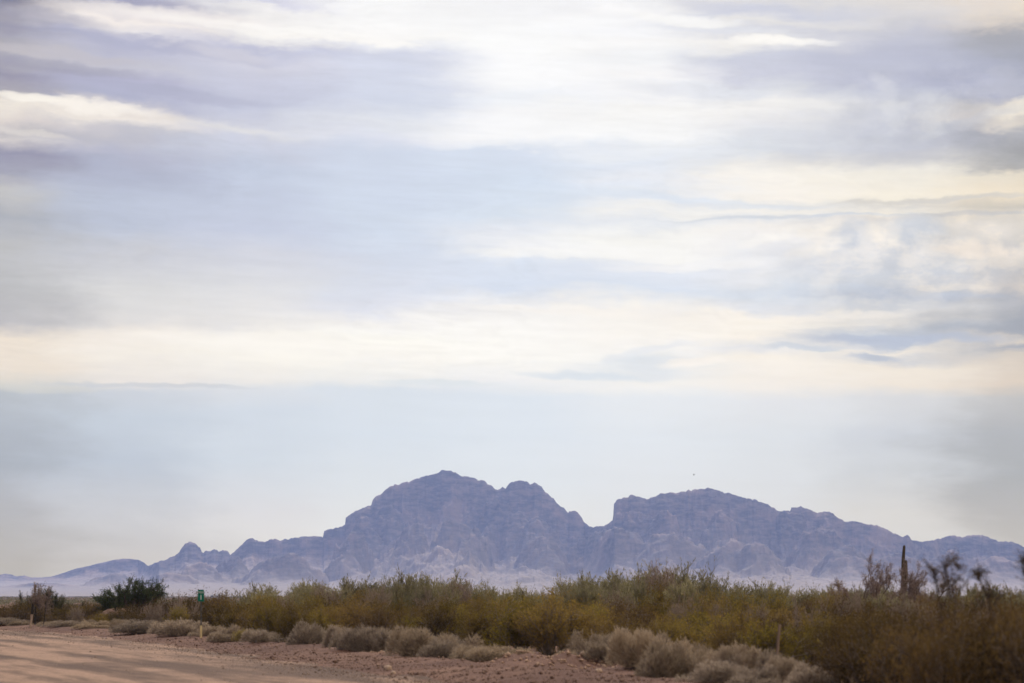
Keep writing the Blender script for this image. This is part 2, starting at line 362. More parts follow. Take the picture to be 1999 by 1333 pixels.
# ---------------------------------------------------------------- ground material
def soil_mat(name, base, light, dark, stone, road=False):
    m, t, b = new_mat(name, 0.95); b.inputs['Specular IOR Level'].default_value = 0.05
    g = t.node('ShaderNodeTexCoord'); p = g.outputs['Object']
    big = t.noise(p, 0.16, 4, 0.6); mid = t.noise(p, 1.1, 5, 0.65); fine = t.noise(p, 9.0, 6, 0.75)
    c = t.mix(t.mr(mid, 0.35, 0.68), base, light)
    c = t.mix(t.mr(big, 0.45, 0.62, 0, 0.65), c, dark)
    if road:
        # wheel tracks: long bands along the road
        mp = t.node('ShaderNodeMapping'); mp.inputs['Rotation'].default_value = (0, 0, math.radians(-20))
        t.l.new(p, mp.inputs['Vector'])
        st = t.noise(t.vm('MULTIPLY', mp.outputs[0], (0.75, 0.045, 0)), 1.0, 8, 0.7)
        c = t.mix(t.mr(st, 0.40, 0.52, 0.9, 0), c, dark)
        c = t.mix(t.mr(st, 0.50, 0.60, 0, 0.85), c, light)
    v = t.node('ShaderNodeTexVoronoi'); v.inputs['Scale'].default_value = 7.0; t.l.new(p, v.inputs['Vector'])
    spots = t.m('MULTIPLY', t.mr(v.outputs['Distance'], 0.22, 0.12), t.mr(mid, 0.45, 0.6))
    c = t.mix(t.m('MULTIPLY', spots, 0.7), c, stone)
    c = t.mix(t.mr(fine, 0.38, 0.66, 0.0, 0.55), c, dark)
    t.l.new(c, b.inputs['Base Color'])
    bp = t.node('ShaderNodeBump'); bp.inputs['Strength'].default_value = 0.8; bp.inputs['Distance'].default_value = 0.05
    t.l.new(t.m('ADD', fine, t.m('MULTIPLY', spots, 0.6)), bp.inputs['Height']); t.l.new(bp.outputs[0], b.inputs['Normal'])
    return m
M_soil = soil_mat('desert_soil', (0.125, 0.068, 0.048), (0.20, 0.115, 0.08), (0.09, 0.047, 0.036), (0.26, 0.19, 0.15))
M_road = soil_mat('graded_dirt', (0.205, 0.132, 0.094), (0.365, 0.24, 0.168), (0.10, 0.066, 0.05), (0.22, 0.19, 0.175), True)

# one sheet of ground around the camera out to the horizon
ang = np.concatenate([np.linspace(-180, -18, 40)[:-1], np.linspace(-18, 18, 300), np.linspace(18, 180, 40)[1:]])
ang = np.radians(ang[:-1])
rad = np.concatenate([[0.0], np.geomspace(2, 38, 22), np.arange(38.6, 150, 0.55), np.geomspace(151, 11900, 80)])
A, R = np.meshgrid(ang, rad)
GX = R * np.sin(A); GY = R * np.cos(A); GZ = ground_z(GX, GY)
nr, na = R.shape
idx = np.arange(nr * na).reshape(nr, na)
idn = np.roll(idx, -1, axis=1)
faces = np.stack([idx[:-1], idn[:-1], idn[1:], idx[1:]], -1)[1:].reshape(-1, 4)
ground = obj('ground', mesh_np('ground', np.stack([GX, GY, GZ], -1).reshape(-1, 3), faces, M_soil, True))
tag(ground, kind='structure')
# the small disc under the camera
cz = gz(0, 0)
# (the innermost ring is 2 m wide; close it with a fan in the same mesh)
import bmesh
bm = bmesh.new(); bm.from_mesh(ground.data); bm.verts.ensure_lookup_table()
bmesh.ops.delete(bm, geom=[bm.verts[i] for i in range(na)], context='VERTS')
bmesh.ops.holes_fill(bm, edges=[e for e in bm.edges if e.is_boundary and (e.verts[0].co.xy.length < 5)])
bm.to_mesh(ground.data); bm.free()

# dirt road sheet
ys = np.concatenate([np.arange(-60, 40, 4.0), np.arange(40, 145, 0.5), np.geomspace(146, 800, 50)])
ts = np.linspace(0, 1, 90) ** 1.4
RX = np.zeros((len(ys), len(ts)))
edge = road_edge(ys) + (fbm(ys * 0.25, ys * 0, 5, 4) - 0.5) * 1.6
RX = edge[:, None] - 34.0 * ts[None, :]
RY = np.repeat(ys[:, None], len(ts), 1)
bow = 0.012 + 0.05 * np.sin(np.clip(ts, 0, 1) * math.pi)[None, :]
rut = (fbm((RX + 0.34 * RY) * 0.8, RY * 0.03, 77, 4) - 0.5) * 0.05 * np.minimum(1, ts * 20)[None, :]
RZ = ground_z(RX, RY) + bow + np.maximum(rut, -0.008)
ii = np.arange(RX.size).reshape(RX.shape)
fr = np.stack([ii[:-1, :-1], ii[1:, :-1], ii[1:, 1:], ii[:-1, 1:]], -1).reshape(-1, 4)
tag(obj('dirt_road', mesh_np('dirt_road', np.stack([RX, RY, RZ], -1).reshape(-1, 3), fr, M_road, True)), kind='structure')

# ---------------------------------------------------------------- mountains
RIDGE = [(-900,1155),(-500,1140),(-300,1128),(-120,1130),(-40,1126),(0,1122),(10,1119.5),(22,1121),(32,1125),(47,1123),(60,1127),(82,1127),(100,1125),(115,1121),(130,1116),(145,1110.5),(175,1104),(200,1098),(220,1093),(240,1090.5),(260,1091),(272,1093),(282,1099),(289,1104.5),(300,1100.5),(322,1092.5),(342,1084),(350,1079),(352,1071),(357,1065),(362,1060.5),(370,1057.5),(378,1059),(386,1065),(391,1070),(394,1077.5),(397,1080.5),(402,1076),(410,1074.5),(419,1072.5),(424,1074),(427,1079),(431,1075.5),(437,1074),(445,1076),(450,1081),(462,1072),(472,1065),(480,1054.5),(486,1050.5),(500,1053.5),(515,1059),(530,1052.5),(540,1052),(552,1054),(565,1051),(600,1046.5),(630,1047.5),(633,1037),(645,1032.5),(660,1029.5),(673.5,1023.5),(675,1010),(687,1000.5),(702,993.5),(724.5,985.5),(727.5,977),(735,968.6),(747,962),(753,954.5),(768,948),(795,941),(822,930.5),(849,923.6),(867,917.6),(879,919),(895.6,925.4),(900,929.6),(921,931.4),(933,937.4),(949.6,940),(951.7,946),(958.6,947.6),(964.6,953.6),(970.6,955.4),(976.6,953.6),(981,950.6),(987,954.5),(991.6,947),(997.6,941),(1011,939),(1030.6,939.5),(1035,944.6),(1042.6,941),(1050,947),(1059,953),(1068,962),(1080,974),(1092,987.5),(1101,989.6),(1108.7,1001.6),(1111.7,999.5),(1120.7,995.6),(1129.7,1001.6),(1135.7,1010),(1140,1020.5),(1155,1029.5),(1167,1027.5),(1179,1026.5),(1196.5,1015.5),(1198.5,982),(1203,976.8),(1232.7,966.5),(1266,974),(1289,964),(1325,960.6),(1352,956),(1370,954),(1383,953),(1410,959.7),(1446,970),(1478,976.8),(1500,985.8),(1522.7,998),(1543,996.6),(1545,990),(1563,988),(1581,995.7),(1597,1002.4),(1608,998),(1626,1002.4),(1648.6,1018),(1666.6,1017),(1693.6,1022.7),(1716,1026),(1738.6,1037.5),(1761,1047),(1772,1045),(1781,1054),(1797,1057),(1815,1056.4),(1837.5,1050.5),(1860,1045),(1878,1047.4),(1909.5,1043),(1927.5,1048),(1952,1057),(1972,1056.4),(1999,1066.7),(2080,1085),(2160,1080),(2300,1112),(2500,1130),(2900,1155)]
px = np.concatenate([np.arange(-900, -30, 12.0), np.arange(-30, 2040, 1.5), np.arange(2040, 2900, 12.0)])
py = np.interp(px, [r[0] for r in RIDGE], [r[1] for r in RIDGE])
py = py + (fbm(px * 0.16, px * 0, 3, 4) - 0.5) * np.where(px < 300, 0.8, 4.0) + (ridged(px * 0.11, px * 0, 13, 3, 0.7) - 0.45) * np.where(px < 300, 0.6, 3.6)
Yr = np.interp(px, [-900, 270, 310, 1140, 1200, 1780, 1850, 2900], [10600, 10400, 9500, 9400, 9000, 9000, 9500, 9700])
s = np.concatenate([-np.geomspace(1000, 12, 34), np.arange(0, 600, 6.0), np.arange(600, 1500, 9.0), np.arange(1500, 2700, 18), np.geomspace(2700, 6000, 40)])
SS, PX = np.meshgrid(s, px, indexing='ij')
YR = np.broadcast_to(Yr, SS.shape); Ym = YR - SS; Xm = (PX - CX) / F * Ym
baj = lambda q: 60.0 * np.clip((4800 - q) / 4800.0, 0, 1) ** 1.5
zrid = H + (HY - py) / F * Yr - baj(0.0)
ZR = np.maximum(np.broadcast_to(zrid, SS.shape), 4.0)
sp_ = np.maximum(SS, 0)
warp = (ridged(Xm / 330.0, Ym / 1100.0, 41, 5, 0.55) - 0.45) * np.clip(ZR / 150.0, 0.15, 1)
warp2 = fbm(Xm / 700.0, Ym / 700.0, 57, 3) - 0.5
seff = sp_ * np.clip(1 - 0.95 * warp - 0.7 * warp2, 0.25, 2.4)
L1 = 0.36 * ZR + 25; L2 = 1.75 * ZR + 120
front = 0.46 * np.exp(-(seff / L1) ** 1.5) + 0.54 * np.exp(-(seff / L2) ** 1.15)
back = np.exp(-np.abs(np.minimum(SS, 0)) / (0.9 * ZR + 60))
Zm = ZR * np.where(SS >= 0, front, back)
rough = (ridged(Xm / 120.0, Ym / 150.0, 61, 5, 0.6) - 0.45)
amp = np.minimum(0.18 * ZR, 64) * np.clip(sp_ / 120.0, 0, 1) * np.clip(Zm / (0.18 * ZR + 5), 0.05, 1)
Zm = Zm + rough * amp
Zm = Zm + (ridged(Xm / 34.0, Ym / 60.0, 71, 3, 0.6) - 0.45) * amp * 0.22
# outcrops, knobs and foothills that stand in front of the main ridge: px, top row, half widths, metres in front
KNOBS = [(690,1034,52,30,700,1.6),(805,1023,48,28,760,2.2),(900,1020,62,58,820,3.0),
 (1010,998,60,55,260,2.2),(960,975,55,40,160,2.0),(760,985,50,60,210,2.0),(720,1005,45,45,260,2.0),(1040,1012,45,50,420,2.0),(1065,1046,60,45,900,1.8),
 (1150,1040,50,70,700,1.8),(1200,1031,80,110,650,2.4),(1300,1040,90,100,750,2.0),(1420,1052,60,60,900,1.6),
 (1525,1002,16,60,110,4.0),(1600,1030,70,70,420,2.0),(1480,1060,55,55,1000,1.6),(1650,1062,80,80,900,1.5),(1400,1000,40,60,260,2.0),(1300,1000,60,60,260,2.2),
 (1240,1000,40,70,150,3.0),(1750,1080,80,80,900,1.5),(1860,1075,90,90,700,1.5),(1950,1085,80,80,800,1.5),(560,1080,90,70,1200,1.5),
 (455,1086,60,50,900,1.4),(390,1097,55,60,1100,1.4),(330,1116,60,50,1300,1.3),(230,1118,80,60,1500,1.3),(90,1138,110,90,1800,1.3)]
main = Zm.copy(); onk = np.zeros_like(Zm)
for (kx, ky, wl, wr, sf, pw) in KNOBS:
    Yk = float(np.interp(kx, px, Yr)) - sf
    bj = baj(sf)
    zt = H + (HY - ky) / F * Yk - bj
    dx = PX - kx + (fbm(Xm / 90.0, Ym / 90.0, int(kx), 5, 0.6) - 0.5) * 70
    dx = np.where(dx < 0, -dx / wl, dx / wr)
    g = np.clip(1 - dx ** pw, 0, 1) ** 0.8
    ds = SS - sf + (fbm(Xm / 150.0, Ym / 150.0, int(kx) + 3, 4) - 0.5) * 120
    hz = max(zt, 20) * 0.55 + 40
    pr = np.where(ds > 0, np.exp(-(np.abs(ds) / hz) ** 1.6), np.exp(-(np.abs(ds) / (hz * 1.2)) ** 2))
    zk = zt * (0.30 * pr ** 0.3 + 0.70 * pr) * g * (1.0 + 0.5 * np.clip(np.abs(ds) / 200, 0.1, 1) * rough + 0.12 * (ridged(Xm / 34.0, Ym / 60.0, 71, 3, 0.6) - 0.45))
    onk = np.where(zk > Zm, 1.0, onk); Zm = np.maximum(Zm, zk)
Zm = Zm + baj(np.maximum(SS, 0)) - 1.4 * (SS > 4700) - np.clip((SS - 4900) / 300, 0, 3)
Zm[-1, :] = -0.6; Zm[0, :] = -0.6
Zm = np.maximum(Zm, -0.6)
ii = np.arange(Zm.size).reshape(Zm.shape)
fm = np.stack([ii[:-1, :-1], ii[1:, :-1], ii[1:, 1:], ii[:-1, 1:]], -1).reshape(-1, 4)

hr2 = np.clip((Zm - baj(np.maximum(SS, 0))) / np.maximum(ZR, 20), 0, 1)
LOW = 1 - np.clip((hr2 + 0.16 * (fbm(Xm / 300.0, Ym / 300.0, 97, 5, 0.6) - 0.5) - 0.01) / 0.72, 0, 1)
LOW = LOW ** 1.5
hr = np.clip((main) / np.maximum(ZR, 30), 0, 1)
lim = 0.47 + 0.6 * (fbm(Xm / 420.0, Ym / 420.0, 91, 4) - 0.5) + 0.35 * (fbm(Xm / 120.0, Ym / 160.0, 93, 4) - 0.5)
val = np.clip((0.11 - (ridged(Xm / 260.0, Ym / 900.0, 95, 4, 0.5) - 0.47) + 0.2 * (fbm(Xm / 60.0, Ym / 60.0, 96, 3) - 0.5)) / 0.16, 0, 1)
scr = np.clip((lim + 0.06 - hr) / 0.12, 0, 1) * val
SCR = scr * (1 - 0.95 * onk) * np.clip(ZR / 160.0, 0, 1)
M_rock, t, b = new_mat('desert_rock', 0.95); b.inputs['Specular IOR Level'].default_value = 0.05
g = t.node('ShaderNodeTexCoord'); p = g.outputs['Object']
ge = t.node('ShaderNodeNewGeometry'); sx = t.node('ShaderNodeSeparateXYZ'); t.l.new(ge.outputs['Normal'], sx.inputs[0])
pz = t.node('ShaderNodeSeparateXYZ'); t.l.new(p, pz.inputs[0])
n1 = t.noise(p, 0.006, 6, 0.65); n2 = t.noise(p, 0.03, 6, 0.7); n3 = t.noise(t.vm('MULTIPLY', p, (1, 1, 3.5)), 0.018, 6, 0.7)
rock = t.mix(t.mr(n3, 0.4, 0.62), (0.045, 0.041, 0.044), (0.15, 0.12, 0.11))
rock = t.mix(t.mr(n1, 0.48, 0.64, 0, 0.7), rock, (0.22, 0.16, 0.135))
scree = t.mix(t.mr(n2, 0.35, 0.65), (0.25, 0.19, 0.155), (0.46, 0.36, 0.29))
sl = t.m('ADD', sx.outputs[2], t.m('MULTIPLY', t.m('SUBTRACT', n2, 0.5), 0.25))
sl = t.m('ADD', sl, t.m('MULTIPLY', t.m('SUBTRACT', n1, 0.5), 1.5))
at = t.node('ShaderNodeAttribute'); at.attribute_name = 'scree'
c = t.mix(t.mr(sl, 0.85, 1.05, 0, 0.35), rock, scree)
c = t.mix(t.m('MULTIPLY', at.outputs['Fac'], 0.55), c, scree)
lo_ = t.node('ShaderNodeAttribute'); lo_.attribute_name = 'foot'; low = lo_.outputs['Fac']
c = t.mix(t.m('MULTIPLY', low, 0.85), c, t.mix(t.mr(n2, 0.3, 0.7), (0.255, 0.222, 0.192), (0.33, 0.288, 0.245)))  # pale alluvium at the foot, with haze thickening downwards painted into the colour
t.l.new(c, b.inputs['Base Color'])
bp = t.node('ShaderNodeBump'); bp.inputs['Strength'].default_value = 1.0; bp.inputs['Distance'].default_value = 6.0
t.l.new(n2, bp.inputs['Height']); t.l.new(bp.outputs[0], b.inputs['Normal'])
mm = mesh_np('mountains', np.stack([Xm, Ym, Zm], -1).reshape(-1, 3), fm, M_rock, True)
at_ = mm.attributes.new('scree', 'FLOAT', 'POINT'); at_.data.foreach_set('value', SCR.astype(np.float32).ravel())
at_ = mm.attributes.new('foot', 'FLOAT', 'POINT'); at_.data.foreach_set('value', LOW.astype(np.float32).ravel())
tag(obj('mountains', mm), kind='structure')

# ---------------------------------------------------------------- haze
M_haze = bpy.data.materials.new('haze'); M_haze.use_nodes = True
t = NT(M_haze.node_tree); t.n.clear()
pv = t.node('ShaderNodeVolumePrincipled')
pv.inputs['Color'].default_value = (0.37, 0.50, 0.92, 1)
pv.inputs['Density'].default_value = HAZE_D
pv.inputs['Anisotropy'].default_value = 0.45
o = t.node('ShaderNodeOutputMaterial'); t.l.new(pv.outputs[0], o.inputs['Volume'])
hb = np.array([(x, y, z) for x in (-12000, 12000) for y in (-12000, 12000) for z in (-2.0, 620.0)], dtype=float)
hf = [(0, 1, 3, 2), (4, 6, 7, 5), (0, 4, 5, 1), (2, 3, 7, 6), (0, 2, 6, 4), (1, 5, 7, 3)]
haze = obj('haze', mesh_np('haze', hb, hf, M_haze)); tag(haze, kind='stuff')
haze['label'] = 'thin pale dust haze over the desert plain and the mountains'; haze['category'] = 'haze'
haze.display_type = 'WIRE'

# ---------------------------------------------------------------- plants: mesh building
def slivers(P, D, Ln, Wd, rng):
    """one thin quad per point, running along D"""
    n = len(P); D = D / np.maximum(np.linalg.norm(D, axis=1, keepdims=True), 1e-6)
    r = rng.normal(size=(n, 3)); sd_ = np.cross(D, r); sd_ /= np.maximum(np.linalg.norm(sd_, axis=1, keepdims=True), 1e-6)
    Ln = np.broadcast_to(Ln, n)[:, None]; Wd = np.broadcast_to(Wd, n)[:, None]
    a = P - sd_ * Wd * 0.3; b_ = P + D * Ln * 0.55 - sd_ * Wd * 0.5; c_ = P + D * Ln; d_ = P + D * Ln * 0.45 + sd_ * Wd * 0.5
    v = np.stack([a, b_, c_, d_], 1).reshape(-1, 3)
    return v, np.arange(n * 4).reshape(n, 4)

def tubes(S, sides=4):
    """S: rows of p0(3) p1(3) r0 r1 -> tapered prisms"""
    S = np.asarray(S); p0 = S[:, :3]; p1 = S[:, 3:6]; r0 = S[:, 6:7]; r1 = S[:, 7:8]
    d = p1 - p0; d /= np.maximum(np.linalg.norm(d, axis=1, keepdims=True), 1e-9)
    a = np.where(np.abs(d[:, 2:3]) > 0.9, np.array([[1.0, 0, 0]]), np.array([[0, 0, 1.0]]))
    u = np.cross(d, a); u /= np.linalg.norm(u, axis=1, keepdims=True); w = np.cross(d, u)
    vs = []
    for k in range(sides):
        an = 2 * math.pi * k / sides; q = u * math.cos(an) + w * math.sin(an)
        vs.append(p0 + q * r0)
    for k in range(sides):
        an = 2 * math.pi * k / sides; q = u * math.cos(an) + w * math.sin(an)
        vs.append(p1 + q * r1)
    v = np.stack(vs, 1).reshape(-1, 3); n = len(S)
    base = np.arange(n)[:, None] * (2 * sides)
    f = np.concatenate([np.stack([base[:, 0] + k, base[:, 0] + (k + 1) % sides, base[:, 0] + sides + (k + 1) % sides, base[:, 0] + sides + k], 1) for k in range(sides)], 0)
    return v, f

def grow(rng, starts, levels, length, ratio, spread, up, kids, rad, taper=0.62, steps=3, wob=0.18):
    """grow branches level by level; returns segments (with level) and the tips"""
    segs = []; lv = []
    cur = [(np.array(p, float), np.array(d, float) / np.linalg.norm(d), length * sc, rad * sc) for p, d, sc in starts]
    tips = []
    for L in range(levels):
        nxt = []
        for (p, d, ln, r) in cur:
            pts = [p]; dd = d
            for k in range(steps):
                dd = dd + rng.normal(size=3) * wob + np.array([0, 0, up * 0.33]); dd /= np.linalg.norm(dd)
                q = pts[-1] + dd * ln / steps
                if q[2] < 0.01: q[2] = 0.01
                f0 = 1 - (1 - taper) * k / steps; f1 = 1 - (1 - taper) * (k + 1) / steps
                segs.append([*pts[-1], *q, r * f0, r * f1]); lv.append(L)
                pts.append(q)
            if L == levels - 1: tips.append((pts[-1], dd)); continue
            nk = kids[L] if isinstance(kids, (list, tuple)) else kids
            for j in range(nk):
                at = 1.0 if j == 0 else rng.uniform(0.35, 1.0)
                i0 = min(int(at * steps), steps - 1); fr_ = at * steps - i0
                q = pts[i0] * (1 - fr_) + pts[i0 + 1] * fr_
                nd = dd + rng.normal(size=3) * spread
                nd[2] += up * 0.5; nd /= np.linalg.norm(nd)
                nxt.append((q, nd, ln * ratio * rng.uniform(0.7, 1.25), r * taper * 0.8))
        cur = nxt
    return np.array(segs), np.array(lv), tips

def along(rng, S, n, jit):
    """n random points on the given segments with their directions"""
    ln = np.linalg.norm(S[:, 3:6] - S[:, :3], axis=1); pr = ln / ln.sum()
    i = rng.choice(len(S), n, p=pr); f = rng.random((n, 1))
    p = S[i, :3] * (1 - f) + S[i, 3:6] * f + rng.normal(size=(n, 3)) * jit
    d = S[i, 3:6] - S[i, :3]; d /= np.maximum(np.linalg.norm(d, axis=1, keepdims=True), 1e-6)
    return p, d

def clean(v): v[:, 2] = np.maximum(v[:, 2], -0.01); return v
def norm_h(arrs, q=99.7):
    """scale plant meshes to height 1"""
    zmax = max(np.percentile(a[:, 2], q) for a in arrs if len(a))
    return [a / zmax for a in arrs], zmax

M_creo = leaf_mat('creosote_leaf', [(0, (0.075, 0.058, 0.02)), (0.4, (0.15, 0.122, 0.028)), (0.75, (0.245, 0.185, 0.03)), (1, (0.34, 0.225, 0.045))], 0.35, 0.38, ((0.19, 0.115, 0.05), 0.7))
M_creod = leaf_mat('creosote_leaf_brown_shaded', [(0, (0.042, 0.031, 0.013)), (0.5, (0.095, 0.068, 0.02)), (1, (0.175, 0.113, 0.032))], 0.3, 0.28, ((0.12, 0.075, 0.04), 0.6))  # brown leaves; the shade of the near right bushes is darkened into the colour
M_verde = leaf_mat('grey_green_twig', [(0, (0.12, 0.11, 0.05)), (0.45, (0.23, 0.21, 0.10)), (0.8, (0.34, 0.30, 0.17)), (1, (0.50, 0.42, 0.29))], 0.3, 0.22, ((0.13, 0.12, 0.07), 0.5))
M_stem = simple_mat('shrub_stem', (0.13, 0.10, 0.08), (0.23, 0.19, 0.155), 14)
M_pstem = simple_mat('pale_stem', (0.20, 0.17, 0.125), (0.33, 0.285, 0.22), 14)
M_grey = leaf_mat('dry_grey_twig', [(0, (0.15, 0.118, 0.092)), (0.45, (0.29, 0.235, 0.185)), (0.85, (0.42, 0.345, 0.265)), (1, (0.55, 0.455, 0.34))], 0.3, 0.2, ((0.36, 0.27, 0.165), 0.55))
M_dark = leaf_mat('dark_green_leaf', [(0, (0.03, 0.042, 0.02)), (0.5, (0.058, 0.076, 0.034)), (1, (0.105, 0.118, 0.055))], 0.25, 0.1)
M_dull = leaf_mat('dull_green_leaf', [(0, (0.05, 0.052, 0.028)), (0.5, (0.085, 0.085, 0.045)), (1, (0.14, 0.13, 0.07))], 0.25, 0.1)
M_bare = leaf_mat('bare_twig', [(0, (0.15, 0.11, 0.09)), (0.5, (0.25, 0.19, 0.155)), (1, (0.38, 0.30, 0.245))], 0.1, 0.1)
M_bark = simple_mat('dark_bark', (0.045, 0.032, 0.028), (0.09, 0.068, 0.056), 12)
M_far = leaf_mat('far_scrub_leaf', [(0, (0.13, 0.13, 0.085)), (0.6, (0.21, 0.20, 0.13)), (1, (0.30, 0.265, 0.19))], 0.2, 0.0)

def creosote_mesh(seed, n_leaf=7000, mat=M_creo, open_=1.0, nm='creosote'):
    rng = np.random.default_rng(seed)
    st = []
    for i in range(24):
        a = rng.uniform(0, 2 * math.pi); lean = abs(rng.normal(0.0, 0.75)) * open_
        d = (math.cos(a) * lean, math.sin(a) * lean, 1.0)
        st.append(((math.cos(a) * 0.07 * rng.random(), math.sin(a) * 0.07 * rng.random(), -0.03), d, rng.uniform(0.7, 1.15)))
    S, L, tips = grow(rng, st, 4, 0.42, 0.66, 0.55, 0.18, [4, 4, 3], 0.014, 0.7, 3, 0.13)
    P_, D_ = along(rng, S[L >= 0], int(n_leaf * 0.3), 0.03)
    P2, D2 = along(rng, S[L >= 2], int(n_leaf * 0.7), 0.022)
    P_ = np.concatenate([P_, P2]); D_ = np.concatenate([D_, D2])
    D_ = D_ + rng.normal(size=D_.shape) * 1.0; D_[:, 2] += 0.15
    lv, lf = slivers(P_, D_, rng.uniform(0.018, 0.045, len(P_)), rng.uniform(0.012, 0.024, len(P_)), rng)
    sv_, sf = tubes(S[L <= 2], 3)
    (lv, sv_), zz = norm_h([lv, sv_], 99.0)
    return mesh_np(nm + '_foliage', clean(lv), lf, mat), mesh_np(nm + '_stems', clean(sv_), sf, M_stem)

def verde_mesh(seed, n_leaf=8500, mat=M_verde):
    rng = np.random.default_rng(seed)
    st = []
    for i in range(17):
        a = rng.uniform(0, 2 * math.pi); lean = abs(rng.normal(0.0, 0.62))
        st.append(((math.cos(a) * 0.15 * rng.random(), math.sin(a) * 0.15 * rng.random(), -0.03), (math.cos(a) * lean, math.sin(a) * lean, 1.0), rng.uniform(0.6, 1.15)))
    S, L, tips = grow(rng, st, 4, 0.40, 0.70, 0.46, 0.24, [4, 4, 4], 0.014, 0.7, 3, 0.10)
    P_, D_ = along(rng, S[L >= 2], n_leaf, 0.012)
    D_ = D_ * 1.0 + rng.normal(size=D_.shape) * 0.28; D_[:, 2] += 0.5
    lv, lf = slivers(P_, D_, rng.uniform(0.03, 0.085, len(P_)), rng.uniform(0.007, 0.014, len(P_)), rng)
    sv_, sf = tubes(S, 3)
    (lv, sv_), zz = norm_h([lv, sv_], 98.2)
    return mesh_np('verde_foliage', clean(lv), lf, mat), mesh_np('verde_stems', clean(sv_), sf, M_pstem)

def grey_mesh(seed, n=8000):
    """low dry shrub: a dome of fine grey twigs"""
    rng = np.random.default_rng(seed)
    lobes = [(rng.normal(0, 0.55), rng.normal(0, 0.35), rng.uniform(0.25, 0.62), rng.uniform(0.4, 1.0)) for _ in range(13)] + [(rng.normal(0, .25), 0, 0.55, 1.0)]
    w = np.array([l[2] ** 2 for l in lobes]); i = rng.choice(len(lobes), n, p=w / w.sum()); Lb = np.array(lobes)[i]
    th = rng.uniform(0, 2 * math.pi, n); cz_ = rng.random(n) ** 0.8
    sn = np.sqrt(1 - cz_ ** 2); d = np.stack([np.cos(th) * sn, np.sin(th) * sn, cz_], 1)
    r = (0.62 + 0.38 * rng.random(n) ** 0.6) * (0.86 + 0.28 * vnoise(th * 2 + Lb[:, 0] * 9, cz_ * 5, seed))
    P_ = np.stack([Lb[:, 0] + d[:, 0] * r * Lb[:, 2] * 0.75, Lb[:, 1] + d[:, 1] * r * Lb[:, 2] * 0.75, d[:, 2] * r * Lb[:, 3] * 0.93], 1)
    D_ = d + rng.normal(size=d.shape) * 0.45; D_[:, 2] += 0.3
    v, f = slivers(P_, D_, rng.uniform(0.07, 0.24, n), rng.uniform(0.014, 0.028, n), rng)
    # the stems that carry them
    k = 260; ii = rng.choice(n, k); S = np.concatenate([np.stack([Lb[ii, 0] * .5, Lb[ii, 1] * .5, np.full(k, -0.02)], 1), P_[ii], np.full((k, 1), 0.012), np.full((k, 1), 0.006)], 1)
    v2, f2 = tubes(S, 3)
    v = np.concatenate([v, v2]); f = np.concatenate([f, f2 + n * 4])
    (v,), zz = norm_h([v], 99.5)
    return mesh_np('dry_shrub', clean(v), f, M_grey)

def place_parts(name, meshes, X, Y, h, w, rz, label, cat, group, names=('foliage', 'stems'), sink=0.02):
    r = empty(name, (X, Y, gz(X, Y) - sink), rz); r.scale = (w, w, h)
    for nm, me in zip(names, meshes): obj(nm, me, r)
    tag(r, label, cat, group); LAST[0] = r
    return r
LAST = [None]

def XY(px_, Y): return (px_ - CX) / F * Y
def h_top(py_, X, Y): return H + (HY - py_) / F * Y - gz(X, Y)

R = random.Random(5)
creos = [creosote_mesh(100 + i) for i in range(6)]
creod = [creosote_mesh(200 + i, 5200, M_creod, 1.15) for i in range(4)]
verdes = [verde_mesh(300 + i) for i in range(6)]
greys = [grey_mesh(400 + i) for i in range(6)]

LM = [(-20,'the left frame edge'),(30,'the patch left of the leaning post'),(62,'the leaning post'),(110,'the half bare tree'),(168,'the round dull tree'),(222,'the pale dirt mound'),(285,'the dark green tree'),(340,'the low rounded butte'),
 (392,'the mile marker'),(440,'the twin small knobs'),(488,'the small pointed knob'),(560,'the first level crest'),(633,'the first step of the main peak'),(675,'the second step of the main peak'),(735,'the left shoulder of the main peak'),(800,'the left slope of the main peak'),
 (867,'the main summit'),(925,'the slope right of the summit'),(970,'the notched crest'),(1015,'the flat-topped second peak'),(1070,'the slope right of the flat top'),(1121,'the rounded thumb of rock'),(1158,'the mountain gap'),(1200,'the sheer cliff'),(1235,'the blunt top over the cliff'),(1300,'the dip right of the cliff top'),
 (1383,'the right-hand summit'),(1440,'the slope right of the right-hand summit'),(1518,'the wooden stake'),(1563,'the notched block on the crest'),(1610,'the low hump on the crest'),(1665,'the left side of the leafless tree'),(1715,'the leafless tree'),(1763,'the saguaro'),(1800,'the low leafless tree'),
 (1850,'the long blurred sprays'),(1905,'the leaning spray'),(1950,'the last hump of the crest'),(1999,'the right frame edge')]
PEND = []
def line(px_): return min(LM, key=lambda q: abs(q[0] - px_))[1]
def near_(w): return (', by ' if any(q in w for q in ('post', 'tree', 'mound', 'marker', 'stake', 'saguaro', 'spray', 'frame', 'patch')) else ', under ') + w
def later(o, base, px_): PEND.append((o, base + near_(line(px_)), px_))
def zone(px_):
    return ('left of the green mile marker' if px_ < 380 else 'right of the marker' if px_ < 900 else
            'in the middle of the thicket' if px_ < 1300 else 'left of the stake' if px_ < 1520 else 'to the right of the wooden stake')

